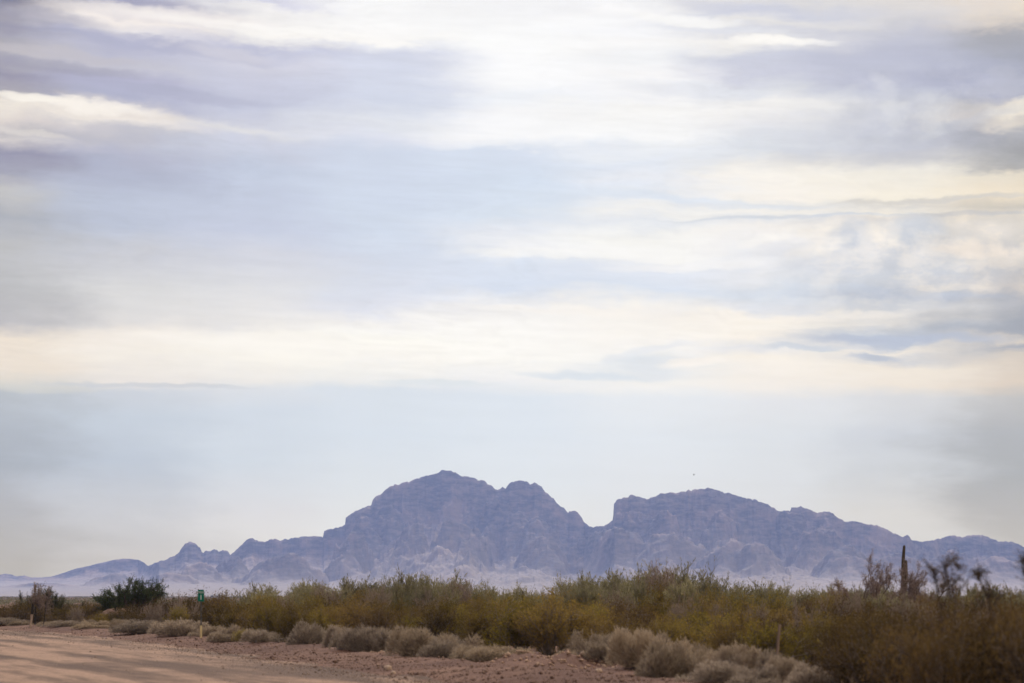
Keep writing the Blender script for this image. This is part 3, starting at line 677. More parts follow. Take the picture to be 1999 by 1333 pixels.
# tall grey-green shrubs along the skyline of the thicket (top row of the thicket by column)
PROF = [(440,1172),(470,1160),(520,1151),(560,1150),(600,1146),(650,1152),(690,1138),(705,1130),(740,1141),(762,1126),(800,1132),(850,1130),(880,1140),(910,1147),(950,1146),(990,1144),(1020,1152),(1060,1151),(1100,1136),(1125,1130),(1190,1131),(1240,1124),(1290,1113),(1340,1119),(1380,1127),(1410,1146),(1450,1146),(1490,1139),(1540,1151),(1570,1152),(1610,1136),(1640,1142),(1680,1150),(1760,1158),(1850,1160),(1900,1150),(1950,1148),(1999,1152),(2100,1150)]
ppx = [a for a, b_ in PROF]; ppy = [b_ for a, b_ in PROF]
x = 468
while x < 2080:
    Y = R.uniform(150, 175)
    top = float(np.interp(x, ppx, ppy)) + R.choice([-5, -2, 0, 3, 8, 14])
    X = XY(x, Y); h = h_top(top, X, Y)
    place_parts('tall_shrub', verdes[R.randrange(6)], X, Y, h, h * R.uniform(0.8, 1.35), R.uniform(0, 6.28),
                None, 'shrub', 'tall grey-green shrubs on the skyline of the thicket')
    later(LAST[0], 'tall grey-green skyline shrub', x)
    x += R.uniform(20, 46)
x = 440
while x < 2060:
    Y = R.uniform(118, 138)
    top = float(np.interp(x, ppx, ppy)) + R.uniform(10, 24)
    X = XY(x, Y); h = h_top(top, X, Y)
    me = verdes[R.randrange(6)] if R.random() < 0.55 else creos[R.randrange(6)]
    place_parts('tall_shrub' if me in verdes else 'creosote_bush', me, X, Y, h, h * R.uniform(0.65, 0.9), R.uniform(0, 6.28),
                None, 'shrub', 'shrubs of the second row of the thicket')
    later(LAST[0], 'grey-green shrub of the second row' if me in verdes else 'olive bush of the second row', x)
    x += R.uniform(34, 48)

# leafless grey-brown shrubs scattered through the thicket
deads = []
for i in range(3):
    ms = verde_mesh(700 + i, 3800, M_bare); deads.append(ms)
for i, (cx_, Y, tp) in enumerate([(735,118,1150),(850,112,1158),(905,146,1138),(1010,80,1186),(1062,76,1196),(1200,100,1160),(1298,142,1112),(1330,90,1172),(1415,82,1180),(1482,76,1186),(1600,70,1180),(1655,84,1162),(1745,62,1176),(1812,56,1178),(560,104,1168),(640,130,1148),(350,120,1168),(300,118,1180),(150,140,1186),(1905,54,1180)]):
    X = XY(cx_, Y); h = h_top(tp, X, Y)
    place_parts('dead_shrub', deads[i % 3], X, Y, h, h * R.uniform(0.6, 0.85), R.uniform(0, 6), None, 'shrub', 'leafless shrubs scattered through the thicket', ('twigs', 'stems'))
    later(LAST[0], 'leafless grey-brown shrub in the thicket', cx_)

# olive creosote thicket
def creo_row(x0, x1, Ya, Yb, t0, t1, step, kind, wide=(0.7, 0.95), rowname='middle row'):
    x = x0
    while x < x1:
        Y = R.uniform(Ya, Yb); top = R.uniform(t0, t1) + R.choice([0, 0, 4, 12, -6]); X = XY(x, Y); h = h_top(top, X, Y)
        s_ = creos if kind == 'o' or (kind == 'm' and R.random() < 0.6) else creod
        adj = 'olive' if s_ is creos else 'brownish'
        place_parts('creosote_bush', s_[R.randrange(len(s_))], X, Y, h, h * R.uniform(*wide) * R.choice([1, 1, 1.2]), R.uniform(0, 6.28),
                    None, 'bush', 'creosote bushes of the ' + rowname + ', ' + zone(x))
        later(LAST[0], adj + ' bush, ' + rowname, x)
        x += R.uniform(*step)
creo_row(-30, 430, 205, 260, 1172, 1182, (26, 38), 'd', rowname='far row')
creo_row(-20, 430, 160, 178, 1176, 1188, (26, 36), 'd', rowname='back row')
creo_row(90, 200, 150, 156, 1180, 1186, (28, 34), 'm', rowname='middle row')
creo_row(320, 480, 124, 140, 1156, 1172, (22, 30), 'd', rowname='middle row')
creo_row(100, 330, 138, 146, 1199, 1205, (26, 34), 'm', (0.9, 1.1), rowname='front row')
creo_row(440, 1720, 98, 112, 1164, 1182, (36, 50), 'm', rowname='back row')
creo_row(350, 700, 108, 116, 1172, 1190, (34, 46), 'm', rowname='middle row')
creo_row(460, 650, 94, 99, 1172, 1186, (40, 52), 'o', rowname='front row')
creo_row(640, 1560, 84, 96, 1174, 1192, (46, 62), 'm', rowname='middle row')
creo_row(1180, 1650, 72, 80, 1182, 1204, (52, 70), 'm', rowname='front row')
creo_row(1440, 2060, 58, 66, 1176, 1205, (64, 84), 'm', rowname='front row')
creo_row(1640, 2080, 66, 90, 1168, 1182, (50, 70), 'd', rowname='middle row')
creo_row(1150, 1500, 67, 72, 1196, 1214, (56, 72), 'o', (0.95, 1.15), rowname='front row')
creo_row(1430, 1720, 57, 61, 1208, 1226, (66, 84), 'm', (0.95, 1.15), rowname='front row')
creo_row(-30, 180, 156, 162, 1182, 1190, (20, 28), 'd', (1.0, 1.3), rowname='second row')
creo_row(260, 440, 142, 150, 1176, 1188, (20, 28), 'd', (1.0, 1.3), rowname='second row')
creo_row(-20, 205, 142, 147, 1189, 1199, (26, 34), 'd', (0.95, 1.15), rowname='front row')
creo_row(268, 440, 124, 132, 1190, 1204, (24, 30), 'd', (0.95, 1.15), rowname='front row')
creo_row(640, 940, 92, 97, 1192, 1204, (44, 56), 'o', (0.95, 1.15), rowname='front row')
creo_row(960, 1180, 86, 90, 1176, 1196, (44, 56), 'o', (0.95, 1.15), rowname='front row')
creo_row(-30, 60, 150, 156, 1174, 1182, (18, 24), 'd', (1.0, 1.3), rowname='left end row')
creo_row(120, 200, 150, 156, 1180, 1186, (18, 24), 'd', (1.0, 1.3), rowname='left end row')
# the bright bushes that stand forward in the middle
for (cx_, by, tp, wd, lab) in [(950,1280,1186,0.95,'bright yellow-olive bush at the left end of the forward clump in mid picture'),(1010,1284,1168,0.9,'large bright yellow-olive bush in the middle of the forward clump'),
                       (1075,1286,1166,0.9,'tallest bright olive bush of the forward clump above the pale clods'),(1130,1284,1176,0.85,'olive bush at the right end of the forward clump, left of the big grey shrubs'),
                       (570,1264,1176,0.85,'olive bush standing forward over the road edge, left of the brown shrub'),(525,1258,1178,0.8,'olive bush on the road edge right of the yellow tuft'),
                       (615,1262,1184,0.8,'olive-brown bush just behind the low brown shrub')]:
    Y = F * H / (by - HY); X = XY(cx_, Y); h = h_top(tp, X, Y)
    place_parts('creosote_bush', creos[R.randrange(6)], X, Y, h, h * wd, R.uniform(0, 6.28), lab, 'bush', 'creosote bushes standing forward at the road edge')
# dark bushes close to the camera at the right
for i, (cx_, Y, tp, wd) in enumerate([(1640,52,1206,.8),(1700,47,1196,.8),(1760,50,1188,.8),(1800,41,1192,.8),(1860,44,1180,.85),(1915,38,1186,.8),(1975,42,1176,.85),(2040,38,1170,.85),(1700,58,1190,.8),(1955,33,1215,.7),(2030,31,1190,.7),(1840,36,1250,.6)]):
    X = XY(cx_, Y); h = h_top(tp, X, Y)
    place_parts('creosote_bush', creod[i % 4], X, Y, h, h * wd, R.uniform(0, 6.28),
                None, 'bush', 'dark near bushes in the lower right corner')
    later(LAST[0], 'dark blurred near bush', cx_)

# ---------------------------------------------------------------- dry grey shrubs along the road edge
GREY = [(12,1225,54,16,'half out of frame at the left edge'),(40,1226,34,12,'just left of the leaning post'),(100,1228,34,13,'right of the thin dark stake'),(135,1230,52,18,'second right of the leaning post'),
 (188,1234,64,18,'long and low, below the pale dirt mound'),(246,1238,40,24,'left end of the clump below the dark green tree'),(285,1244,66,34,'round and large in the clump left of the marker'),(322,1246,44,24,'low, between the two rounded shrubs left of the marker'),
 (358,1249,54,36,'immediately left of the mile marker post'),(418,1251,46,24,'immediately right of the mile marker post'),(446,1258,46,34,'darker, second right of the mile marker post'),(508,1264,42,26,'small, under the olive bush right of the yellow tuft'),
 (608,1270,56,36,'brownish, at the start of the long grey row in mid picture'),(662,1275,54,36,'pale, second in the long grey row in mid picture'),(712,1281,62,40,'third in the long grey row in mid picture'),(742,1276,60,44,'dark centred, behind the small clod mound'),
 (782,1266,40,28,'small pale tuft topping the long grey row'),(822,1288,78,52,'largest and palest of the long grey row in mid picture'),(872,1291,60,44,'right neighbour of the largest pale shrub in mid picture'),(922,1294,58,30,'low end of the long grey row in mid picture'),
 (972,1296,70,24,'low and dark under the bright olive clump'),
 (1130,1294,60,30,'low, left of the tall grey shrub behind the clods'),(1188,1298,74,66,'tallest, at the left of the right-hand grey row'),(1246,1308,84,58,'second of the right-hand grey row'),(1312,1324,86,68,'large and dark centred, forward in the right-hand grey row'),
 (1352,1304,56,54,'pointed, behind the large dark centred one'),(1440,1318,56,48,'rounded, below left of the wooden stake'),(1408,1340,96,44,'cut by the lower frame edge, dark below'),(1482,1345,70,48,'pale, at the lower frame edge under the stake'),
 (1535,1332,56,46,'directly below the wooden stake'),(1590,1342,66,48,'right of the wooden stake at the lower edge'),(1275,1296,60,50,'behind and between the second and the forward shrub of the right-hand row')]
for i, (cx_, by, wd, ht, where) in enumerate(GREY):
    Y = F * H / (by - HY); X = XY(cx_, Y); h = ht / F * Y * R.uniform(0.9, 1.3) * (0.78 if cx_ < 560 else 1); w = wd / F * Y * 0.5 * R.uniform(1.25, 1.7)
    o = obj('dry_shrub', greys[i % 6], None, (X, Y, gz(X, Y) - 0.02), R.uniform(-0.5, 0.5) + (math.pi if i % 2 else 0))
    o.scale = (w, w * R.uniform(.7, 1.1), h)
    tag(o, 'dry grey shrub, ' + where, 'shrub', 'low dry grey shrubs along the road edge')
for i in range(30):
    cx_ = 40 + i * 52 + R.uniform(-18, 18)
    if 935 < cx_ < 1110 or cx_ < 120: continue
    by = float(np.interp(cx_, [0, 190, 400, 660, 870, 1190, 1350, 1600], [1222, 1230, 1248, 1268, 1284, 1290, 1312, 1338])) - R.uniform(1, 5)
    Y = F * H / (by - HY); X = XY(cx_, Y); h = R.uniform(16, 34) * (by - HY) / 90 / F * Y; w = h * R.uniform(0.8, 1.3)
    o = obj('dry_shrub', greys[(i * 5 + 2) % 6], None, (X, Y, gz(X, Y) - 0.02), R.uniform(0, 6)); o.scale = (w, w, h)
    tag(o, None, 'shrub', 'small dry shrubs filling the grey row'); later(o, 'small dry shrub filling the grey row', cx_)
# small dry tufts among the dark bushes
for i in range(12):
    cx_ = R.uniform(1690, 1990); Y = R.uniform(44, 52); X = XY(cx_, Y)
    o = obj('dry_shrub', greys[i % 6], None, (X, Y, gz(X, Y) - 0.02), R.uniform(0, 6))
    o.scale = (0.35, 0.35, R.uniform(0.3, 0.5))
    tag(o, None, 'shrub', 'dry tufts between the dark near bushes'); later(o, 'small pale dry tuft', cx_)
M_yel = leaf_mat('yellow_dry_grass', [(0, (0.22, 0.17, 0.06)), (1, (0.42, 0.34, 0.14))], 0.3, 0.0)
yt = greys[2].copy(); yt.materials.clear(); yt.materials.append(M_yel)
Y = F * H / (1260 - HY); X = XY(478, Y)
o = obj('grass_tuft', yt, None, (X, Y, gz(X, Y) - .02)); o.scale = (0.3, 0.3, 0.42)
tag(o, 'yellowish dry grass tuft at the road edge right of the mile marker', 'grass tuft')

# ---------------------------------------------------------------- trees
def tree_meshes(seed, n_leaf, leafmat, starts, levels, length, ratio, spread, up, kids, rad, leaf=(0.05, 0.11, 0.03, 0.055), leaflv=2, jit=0.05, barkmat=M_bark, dj=0.7):
    rng = np.random.default_rng(seed)
    S, L, tips = grow(rng, starts, levels, length, ratio, spread, up, kids, rad, 0.68, 3, 0.14)
    P_, D_ = along(rng, S[L >= leaflv], n_leaf, jit)
    D_ = D_ + rng.normal(size=D_.shape) * dj; D_[:, 2] += 0.2
    lv, lf = slivers(P_, D_, rng.uniform(leaf[0], leaf[1], n_leaf), rng.uniform(leaf[2], leaf[3], n_leaf), rng)
    sv_, sf = tubes(S, 5)
    return (mesh_np('crown', lv, lf, leafmat), mesh_np('trunk', sv_, sf, barkmat)), (lv, sv_)
def fit(meshes, raw, wpx, top, cx_, Y):
    X = XY(cx_, Y); h = h_top(top, X, Y)
    v = raw[0]; sc_h = h / np.percentile(v[:, 2], 99.6)
    wm = wpx / F * Y; sc_w = wm / (np.percentile(v[:, 0], 99) - np.percentile(v[:, 0], 1))
    return X, Y, sc_h, sc_w, -0.5 * (np.percentile(v[:, 0], 99) + np.percentile(v[:, 0], 1)) * sc_w
def put_tree(name, mr_, wpx, top, cx_, Y, label, cat, group=None):
    meshes, raw = mr_
    X, Y, sh, sw, off = fit(meshes, raw, wpx, top, cx_, Y)
    r = empty(name, (X + off, Y, gz(X, Y) - 0.02)); r.scale = (sw, sw, sh)
    obj('crown', meshes[0], r); obj('trunk', meshes[1], r)
    tag(r, label, cat, group); return r
fan = lambda n, sp_, rr: [((math.cos(i * 2.4) * 0.1, math.sin(i * 2.4) * 0.1, 0), (math.cos(i * 2.4) * sp_ * (0.3 + 0.7 * (i / n)), math.sin(i * 2.4) * sp_ * (0.3 + 0.7 * (i / n)), 1.0), rr[i % len(rr)]) for i in range(n)]
ironwood = tree_meshes(31, 26000, M_dark, fan(9, 1.5, (1.0, 0.85, 1.1)), 4, 1.15, 0.66, 0.5, 0.22, [4, 4, 4], 0.06, (0.035, 0.08, 0.022, 0.045), 2, 0.06)
put_tree('ironwood_tree', ironwood, 132, 1130, 255, 150, 'broad dark green tree with a ragged flat crown above the pale dirt mound', 'tree')
lefttree = tree_meshes(33, 15000, M_dull, fan(6, 1.3, (1.0, 0.8, 1.1)), 4, 1.1, 0.66, 0.5, 0.22, [4, 4, 3], 0.055, (0.035, 0.08, 0.022, 0.045), 2, 0.06)
put_tree('mesquite_tree', lefttree, 80, 1147, 96, 158, 'dull green mesquite tree behind the leaning post at the left', 'tree')
lt2 = tree_meshes(35, 5000, M_dull, fan(4, 0.8, (1.0, 0.8)), 4, 1.1, 0.62, 0.5, 0.3, [3, 4, 3], 0.05, (0.035, 0.08, 0.02, 0.04), 2, 0.05)
put_tree('mesquite_tree', lt2, 26, 1154, 54, 160, 'small dark tree just left of the half bare tree at the left', 'tree')
bare1 = tree_meshes(37, 6500, M_bare, fan(4, 0.7, (1.0, 0.9)), 5, 1.05, 0.68, 0.48, 0.25, [3, 3, 3, 3], 0.06, (0.05, 0.13, 0.014, 0.026), 3, 0.04, simple_mat('grey_brown_bark', (0.10, 0.075, 0.065), (0.19, 0.15, 0.13), 12))
put_tree('bare_mesquite_tree', bare1, 40, 1137, 80, 152, 'half bare grey-brown tree rising above the dull green mesquite at the left', 'tree')
M_bbark = simple_mat('brown_bark', (0.075, 0.048, 0.038), (0.135, 0.095, 0.075), 12)
st_b = [((-0.5, 0, 0), (-1.3, 0.1, 1.0), 1.3), ((-0.3, 0.2, 0), (-0.35, 0.2, 1.0), 1.0), ((0.3, 0, 0), (0.05, 0, 1.0), 1.1), ((0.35, 0, 0), (1.1, -0.1, 1.0), 1.2), ((0.1, 0.2, 0), (-0.4, 0.3, 1.0), 0.9), ((0.5, 0.2, 0), (0.9, 0.2, 0.9), 0.8)]
bare2 = tree_meshes(39, 34000, M_bare, st_b, 5, 1.35, 0.68, 0.62, 0.10, [3, 3, 4, 3], 0.065, (0.05, 0.12, 0.010, 0.019), 3, 0.06, M_bbark, 0.9)
put_tree('bare_mesquite_tree', bare2, 165, 1086, 1711, 148, 'large leafless brown tree left of the saguaro', 'tree')
bare3 = tree_meshes(45, 24000, M_bare, st_b[1:5], 5, 1.3, 0.68, 0.62, 0.10, [3, 3, 4, 3], 0.06, (0.05, 0.12, 0.010, 0.019), 3, 0.06, M_bbark, 0.9)
put_tree('bare_mesquite_tree', bare3, 110, 1096, 1808, 140, 'lower leafless brown tree right of the saguaro', 'tree')
dull2 = tree_meshes(47, 7000, M_dull, fan(6, 1.2, (1.0, 0.8, 1.1)), 4, 1.1, 0.66, 0.5, 0.3, [4, 4, 3], 0.05, (0.035, 0.09, 0.015, 0.03), 2, 0.05)
put_tree('mesquite_tree', dull2, 100, 1146, 1935, 120, 'dull green twiggy tree at the right above the dark bushes', 'tree')
put_tree('mesquite_tree', dull2, 60, 1172, 168, 175, 'small round dull tree between the half bare tree and the dark green tree', 'tree')
# tall sprays of a near bush, out of focus, in front of the mountain at the right
def spray(seed, pts, n_leaf):
    """pts: polyline wands (x px, y px) at one distance, leafy towards the tips"""
    rng = np.random.default_rng(seed); return rng
Yn = 31.0
def wand_bush(cx_, wands, label):
    rng = np.random.default_rng(int(cx_)); X0 = XY(cx_, Yn); z0 = gz(X0, Yn)
    segs = []; lp = []; ld = []
    for pts in wands:
        q = [np.array([0.0, 0.0, 0.0])]
        for (ax, ay) in pts: q.append(np.array([XY(ax, Yn) - X0, rng.uniform(-0.25, 0.25), H + (HY - ay) / F * Yn - z0]))
        r = 0.007
        for k in range(len(q) - 1):
            m_ = 4
            for j in range(m_):
                a_ = q[k] + (q[k + 1] - q[k]) * j / m_; b2 = q[k] + (q[k + 1] - q[k]) * (j + 1) / m_
                segs.append([*a_, *b2, r, r * 0.93]); r *= 0.93
                if k >= len(q) - 2 or (k >= 1 and j > 1):
                    dd = (q[k + 1] - q[k]) / np.linalg.norm(q[k + 1] - q[k])
                    for z_ in range(5):
                        d3 = dd + rng.normal(size=3) * 0.55; d3 /= np.linalg.norm(d3); ln = rng.uniform(0.05, 0.2)
                        e = b2 + d3 * ln; segs.append([*b2, *e, 0.004, 0.002])
                        for _ in range(4):
                            lp.append(b2 + d3 * ln * rng.uniform(0.2, 1.1) + rng.normal(size=3) * 0.012); ld.append(d3 + rng.normal(size=3) * 0.6)
    lv, lf = slivers(np.array(lp), np.array(ld), rng.uniform(0.015, 0.035, len(lp)), rng.uniform(0.006, 0.014, len(lp)), rng)
    sv_, sf = tubes(np.array(segs), 4)
    r_ = empty('tall_creosote_bush', (X0, Yn, z0 - 0.01))
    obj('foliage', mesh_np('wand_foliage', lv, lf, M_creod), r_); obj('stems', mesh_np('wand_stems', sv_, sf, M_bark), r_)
    tag(r_, label, 'bush', 'near bushes with long sprays at the right')
wand_bush(1842, [[(1835,1215),(1832,1150),(1822,1118),(1814,1102)], [(1836,1200),(1828,1140),(1822,1120)], [(1842,1190),(1846,1130),(1856,1096),(1864,1088)], [(1850,1200),(1852,1150),(1842,1118),(1838,1104)],
                 [(1846,1180),(1854,1120),(1866,1092),(1874,1102)], [(1856,1200),(1862,1160),(1866,1138),(1864,1128)], [(1860,1210),(1874,1160),(1880,1136)], [(1838,1190),(1845,1150),(1852,1138)]],
          'near blurred bush whose long leafy sprays rise against the mountain right of the saguaro')
wand_bush(1932, [[(1935,1210),(1926,1150),(1914,1126),(1906,1112)], [(1936,1200),(1924,1150),(1912,1128),(1914,1112)], [(1940,1215),(1922,1150),(1910,1122),(1903,1116)], [(1945,1215),(1950,1170),(1955,1160)]],
          'near blurred bush with one leaning spray left of the right frame edge')
wand_bush(2010, [[(2008,1210),(2004,1150),(1999,1110),(1996,1096)], [(2010,1200),(2004,1140),(1998,1108)], [(2012,1200),(2006,1140),(2001,1100),(1997,1090)], [(2020,1200),(2016,1140),(2012,1100)]],
          'near blurred bush cut by the right frame edge')

for i, (cx_, Y, tp) in enumerate([(1838,29.5,1190),(1935,29.8,1196),(2005,29.0,1188),(1705,43,1226),(1660,47,1236),(1755,39,1222)]):
    X = XY(cx_, Y); h = h_top(tp, X, Y)
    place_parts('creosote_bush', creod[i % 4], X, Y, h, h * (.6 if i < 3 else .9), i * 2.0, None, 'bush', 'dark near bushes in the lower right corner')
    later(LAST[0], 'nearest dark blurred bush', cx_)
# ---------------------------------------------------------------- saguaro
M_sag, t, b = new_mat('saguaro_skin', 0.8)
g = t.node('ShaderNodeTexCoord'); n = t.noise(g.outputs['Object'], 6.0, 5, 0.6)
t.l.new(t.mix(t.mr(n, 0.3, 0.7), (0.06, 0.047, 0.026), (0.115, 0.088, 0.05)), b.inputs['Base Color'])
def ribbed(path, radii, ribs=14, per=4):
    """ribbed column swept along a path with a domed end"""
    path = [Vector(p_) for p_ in path]; N = ribs * per; vs = []; fs = []
    for k, (p_, r_) in enumerate(zip(path, radii)):
        d = (path[min(k + 1, len(path) - 1)] - path[max(k - 1, 0)]).normalized()
        u = d.cross(Vector((0, 1, 0.01))).normalized(); w_ = d.cross(u)
        for j in range(N):
            an = 2 * math.pi * j / N; rr = r_ * (0.86 + 0.14 * abs(math.cos(an * ribs / 2)))
            vs.append(p_ + (u * math.cos(an) + w_ * math.sin(an)) * rr)
    for k in range(len(path) - 1):
        for j in range(N):
            fs.append((k * N + j, k * N + (j + 1) % N, (k + 1) * N + (j + 1) % N, (k + 1) * N + j))
    top = len(vs); vs.append(path[-1] + (path[-1] - path[-2]).normalized() * radii[-1] * 0.5)
    me = bpy.data.meshes.new('saguaro'); me.from_pydata([tuple(v_) for v_ in vs], [], fs + [((len(path) - 1) * N + j, (len(path) - 1) * N + (j + 1) % N, top) for j in range(N)])
    me.materials.append(M_sag); return me
Ysg = 158.0; Xsg = XY(1763, Ysg); zsg = gz(Xsg, Ysg); hs = h_top(1066, Xsg, Ysg)
sg = empty('saguaro_cactus', (Xsg, Ysg, zsg - 0.03))
n_ = 22; pth = [(0.02 * math.sin(k * .6) + (0.06 if k > 14 else 0) * (k - 14) / 8, 0, hs * k / n_) for k in range(n_ + 1)]
rd = [0.132 + 0.034 * math.sin(min(1, k / 14) * math.pi) for k in range(n_ + 1)]
for k in range(n_ - 6, n_ + 1): rd[k] = 0.132 - 0.008 * (k - n_ + 6)
pth += [(pth[-1][0], 0, hs + 0.05), (pth[-1][0], 0, hs + 0.085)]; rd += [0.06, 0.03]
obj('trunk', ribbed(pth, rd), sg)
za = H + (HY - 1092) / F * Ysg - zsg
ap = [(0.06, -0.05, za - 2.1), (0.13, -0.08, za - 2.02), (0.18, -0.08, za - 1.85), (0.185, -0.08, za - 1.5), (0.185, -0.08, za - 1.0), (0.18, -0.08, za - 0.5), (0.175, -0.08, za - 0.15), (0.175, -0.08, za - 0.05), (0.175, -0.08, za)]
obj('arm', ribbed(ap, [0.07, 0.09, 0.098, 0.10, 0.10, 0.098, 0.09, 0.07, 0.035], 11), sg)
tag(sg, 'tall dark saguaro cactus with one short arm held against its right side', 'cactus')

# ---------------------------------------------------------------- mile marker
def box_me(name, x0, x1, y0, y1, z0, z1, mat, bev=0.0):
    bm = bmesh.new(); bmesh.ops.create_cube(bm, size=1.0)
    for v_ in bm.verts: v_.co = Vector((x0 + (v_.co.x + .5) * (x1 - x0), y0 + (v_.co.y + .5) * (y1 - y0), z0 + (v_.co.z + .5) * (z1 - z0)))
    if bev: bmesh.ops.bevel(bm, geom=bm.edges[:], offset=bev, segments=2, affect='EDGES')
    me = bpy.data.meshes.new(name); bm.to_mesh(me); bm.free(); me.materials.append(mat); return me
M_green = simple_mat('green_reflective_sheet', (0.0, 0.135, 0.085), (0.0, 0.16, 0.105), 3, 0.45)
M_white = simple_mat('white_letters', (0.55, 0.68, 0.62), (0.66, 0.76, 0.70), 3, 0.5)
M_steel = simple_mat('dark_steel', (0.05, 0.055, 0.055), (0.10, 0.10, 0.095), 10, 0.6)
M_yellow = simple_mat('cream_yellow_paint', (0.62, 0.50, 0.24), (0.74, 0.60, 0.32), 6, 0.6)
Ys = F * H / (1254 - HY); Xs = XY(392.5, Ys); zs = gz(Xs, Ys)
mk = empty('mile_marker', (Xs, Ys, zs), 0.0)
px2m = Ys / F
zt = H + (HY - 1151) * px2m - zs; zb = zt - 23 * px2m; wsn = 12 * px2m
def rrect(name, w, h, r, d, mat):
    vs = []
    for (cx2, cz2, a0) in ((w / 2 - r, h / 2 - r, 0), (-w / 2 + r, h / 2 - r, 90), (-w / 2 + r, -h / 2 + r, 180), (w / 2 - r, -h / 2 + r, 270)):
        for k in range(6):
            a = math.radians(a0 + 18 * k); vs.append((cx2 + r * math.cos(a), cz2 + r * math.sin(a)))
    n = len(vs); V = [(x_, -d / 2, z_) for x_, z_ in vs] + [(x_, d / 2, z_) for x_, z_ in vs]
    Fc = [tuple(range(n)), tuple(range(2 * n - 1, n - 1, -1))] + [(j, n + j, n + (j + 1) % n, (j + 1) % n) for j in range(n)]
    me = bpy.data.meshes.new(name); me.from_pydata(V, [], Fc); me.materials.append(mat); return me
pn = obj('sign_panel', rrect('sign_panel', wsn, zt - zb, 0.03, 0.006, M_green), mk, (0, -0.03, (zt + zb) / 2))
def text_mesh(txt, size, mat):
    cu = bpy.data.curves.new('lettering', 'FONT'); cu.body = txt; cu.size = size; cu.align_x = 'CENTER'; cu.align_y = 'CENTER'; cu.extrude = 0.0015; cu.offset = size * 0.018
    to = bpy.data.objects.new('tmp', cu); COL.objects.link(to)
    me = bpy.data.meshes.new_from_object(to.evaluated_get(bpy.context.evaluated_depsgraph_get()))
    bpy.data.objects.remove(to); bpy.data.curves.remove(cu)
    me.transform(Matrix.Rotation(math.radians(90), 4, 'X')); me.materials.clear(); me.materials.append(mat); return me
l1 = obj('lettering', text_mesh('MILE', 0.105, M_white), pn, (0, -0.006, (zt - zb) * 0.27))
l2 = obj('lettering', text_mesh('1', 0.26, M_white), pn, (0, -0.006, -(zt - zb) * 0.16))
zy = H + (HY - 1221) * px2m - zs
obj('post', box_me('post', -0.022, 0.022, -0.022, 0.022, zy - 0.02, zt - 0.05, M_steel, 0.004), mk)
obj('base_sleeve', box_me('base_sleeve', -0.034, 0.034, -0.034, 0.034, -0.1, zy, M_yellow, 0.006), mk)
tag(mk, 'green MILE 1 marker sign on a thin dark post with a cream yellow lower end', 'sign')

# ---------------------------------------------------------------- posts and stakes
M_wood = simple_mat('pale_weathered_wood', (0.30, 0.22, 0.165), (0.44, 0.34, 0.26), 9, 0.9, (1, 1, 0.2))
M_stakew = simple_mat('brown_weathered_wood', (0.19, 0.135, 0.10), (0.30, 0.22, 0.165), 9, 0.9, (1, 1, 0.2))
M_dwood = simple_mat('dark_wood', (0.02, 0.017, 0.014), (0.045, 0.036, 0.03), 9, 0.9, (1, 1, 0.2))
def pole(name, p0, p1, r0, r1, mat, n=10, seg=6, seed=0):
    rng = random.Random(seed); p0 = Vector(p0); p1 = Vector(p1); vs = []; fs = []
    for k in range(seg + 1):
        f = k / seg; c_ = p0.lerp(p1, f) + Vector((rng.uniform(-1, 1), rng.uniform(-1, 1), 0)) * r0 * 0.12; r_ = r0 + (r1 - r0) * f
        for j in range(n):
            a = 2 * math.pi * j / n; vs.append(c_ + Vector((math.cos(a), math.sin(a), 0)) * r_ * rng.uniform(0.88, 1.1))
    for k in range(seg):
        for j in range(n): fs.append((k * n + j, k * n + (j + 1) % n, (k + 1) * n + (j + 1) % n, (k + 1) * n + j))
    fs.append(tuple(range(seg * n, seg * n + n))); fs.append(tuple(range(n - 1, -1, -1)))
    me = bpy.data.meshes.new(name); me.from_pydata([tuple(v_) for v_ in vs], [], fs); me.materials.append(mat); return me
def W3(px_, py_, Y): return Vector((XY(px_, Y), Y, H + (HY - py_) / F * Y))
Yp = F * H / (1229 - HY)
A0 = W3(58.5, 1225, Yp); A0.z = gz(A0.x, Yp) - 0.05
B0 = W3(62.5, 1199, Yp); C0 = W3(64.5, 1179, Yp)
lp_ = empty('leaning_post', A0)
obj('lower_shaft', pole('lower_shaft', (0, 0, 0), B0 - A0, 0.062, 0.07, M_wood, seed=1), lp_)
obj('upper_shaft', pole('upper_shaft', B0 - A0, C0 - A0, 0.074, 0.068, M_dwood, seed=2), lp_)
tag(lp_, 'leaning post, dark above and pale weathered below, at the left road edge', 'post')
Yq = Yp + 4
A1 = W3(68.5, 1222, Yq); A1.z = gz(A1.x, Yq) - 0.05
o = obj('wooden_post', pole('wooden_post', (0, 0, 0), W3(69.5, 1184, Yq) - A1, 0.045, 0.045, M_dwood, seed=3), None, A1)
tag(o, 'upright dark wooden post directly behind the leaning two-tone post', 'post')
A1 = W3(84.5, 1224, Yp); A1.z = gz(A1.x, Yp) - 0.05
o = obj('thin_stake', pole('thin_stake', (0, 0, 0), W3(88.5, 1190, Yp) - A1, 0.026, 0.022, M_dwood, seed=4), None, A1)
tag(o, 'thin dark leaning stake right of the two-tone post at the left', 'stake')
Yk = 54.5
A1 = W3(1514, 1300, Yk); A1.z = gz(A1.x, Yk) - 0.05
o = obj('wooden_stake', pole('wooden_stake', (0, 0, 0), W3(1522, 1219, Yk) - A1, 0.033, 0.036, M_stakew, seed=5), None, A1)
tag(o, 'pale wooden stake leaning in front of the olive bushes at the right', 'stake')
# bring the stake clear of the twigs in front of it
A1 = W3(1020.5, 1180, 140); A1.z = gz(A1.x, 140) - 0.05
o = obj('far_post', pole('far_post', (0, 0, 0), W3(1021, 1154, 140) - A1, 0.035, 0.03, M_dwood, seed=6), None, A1)
tag(o, 'small dark post top showing in the gap of the skyline shrubs in mid picture', 'post')

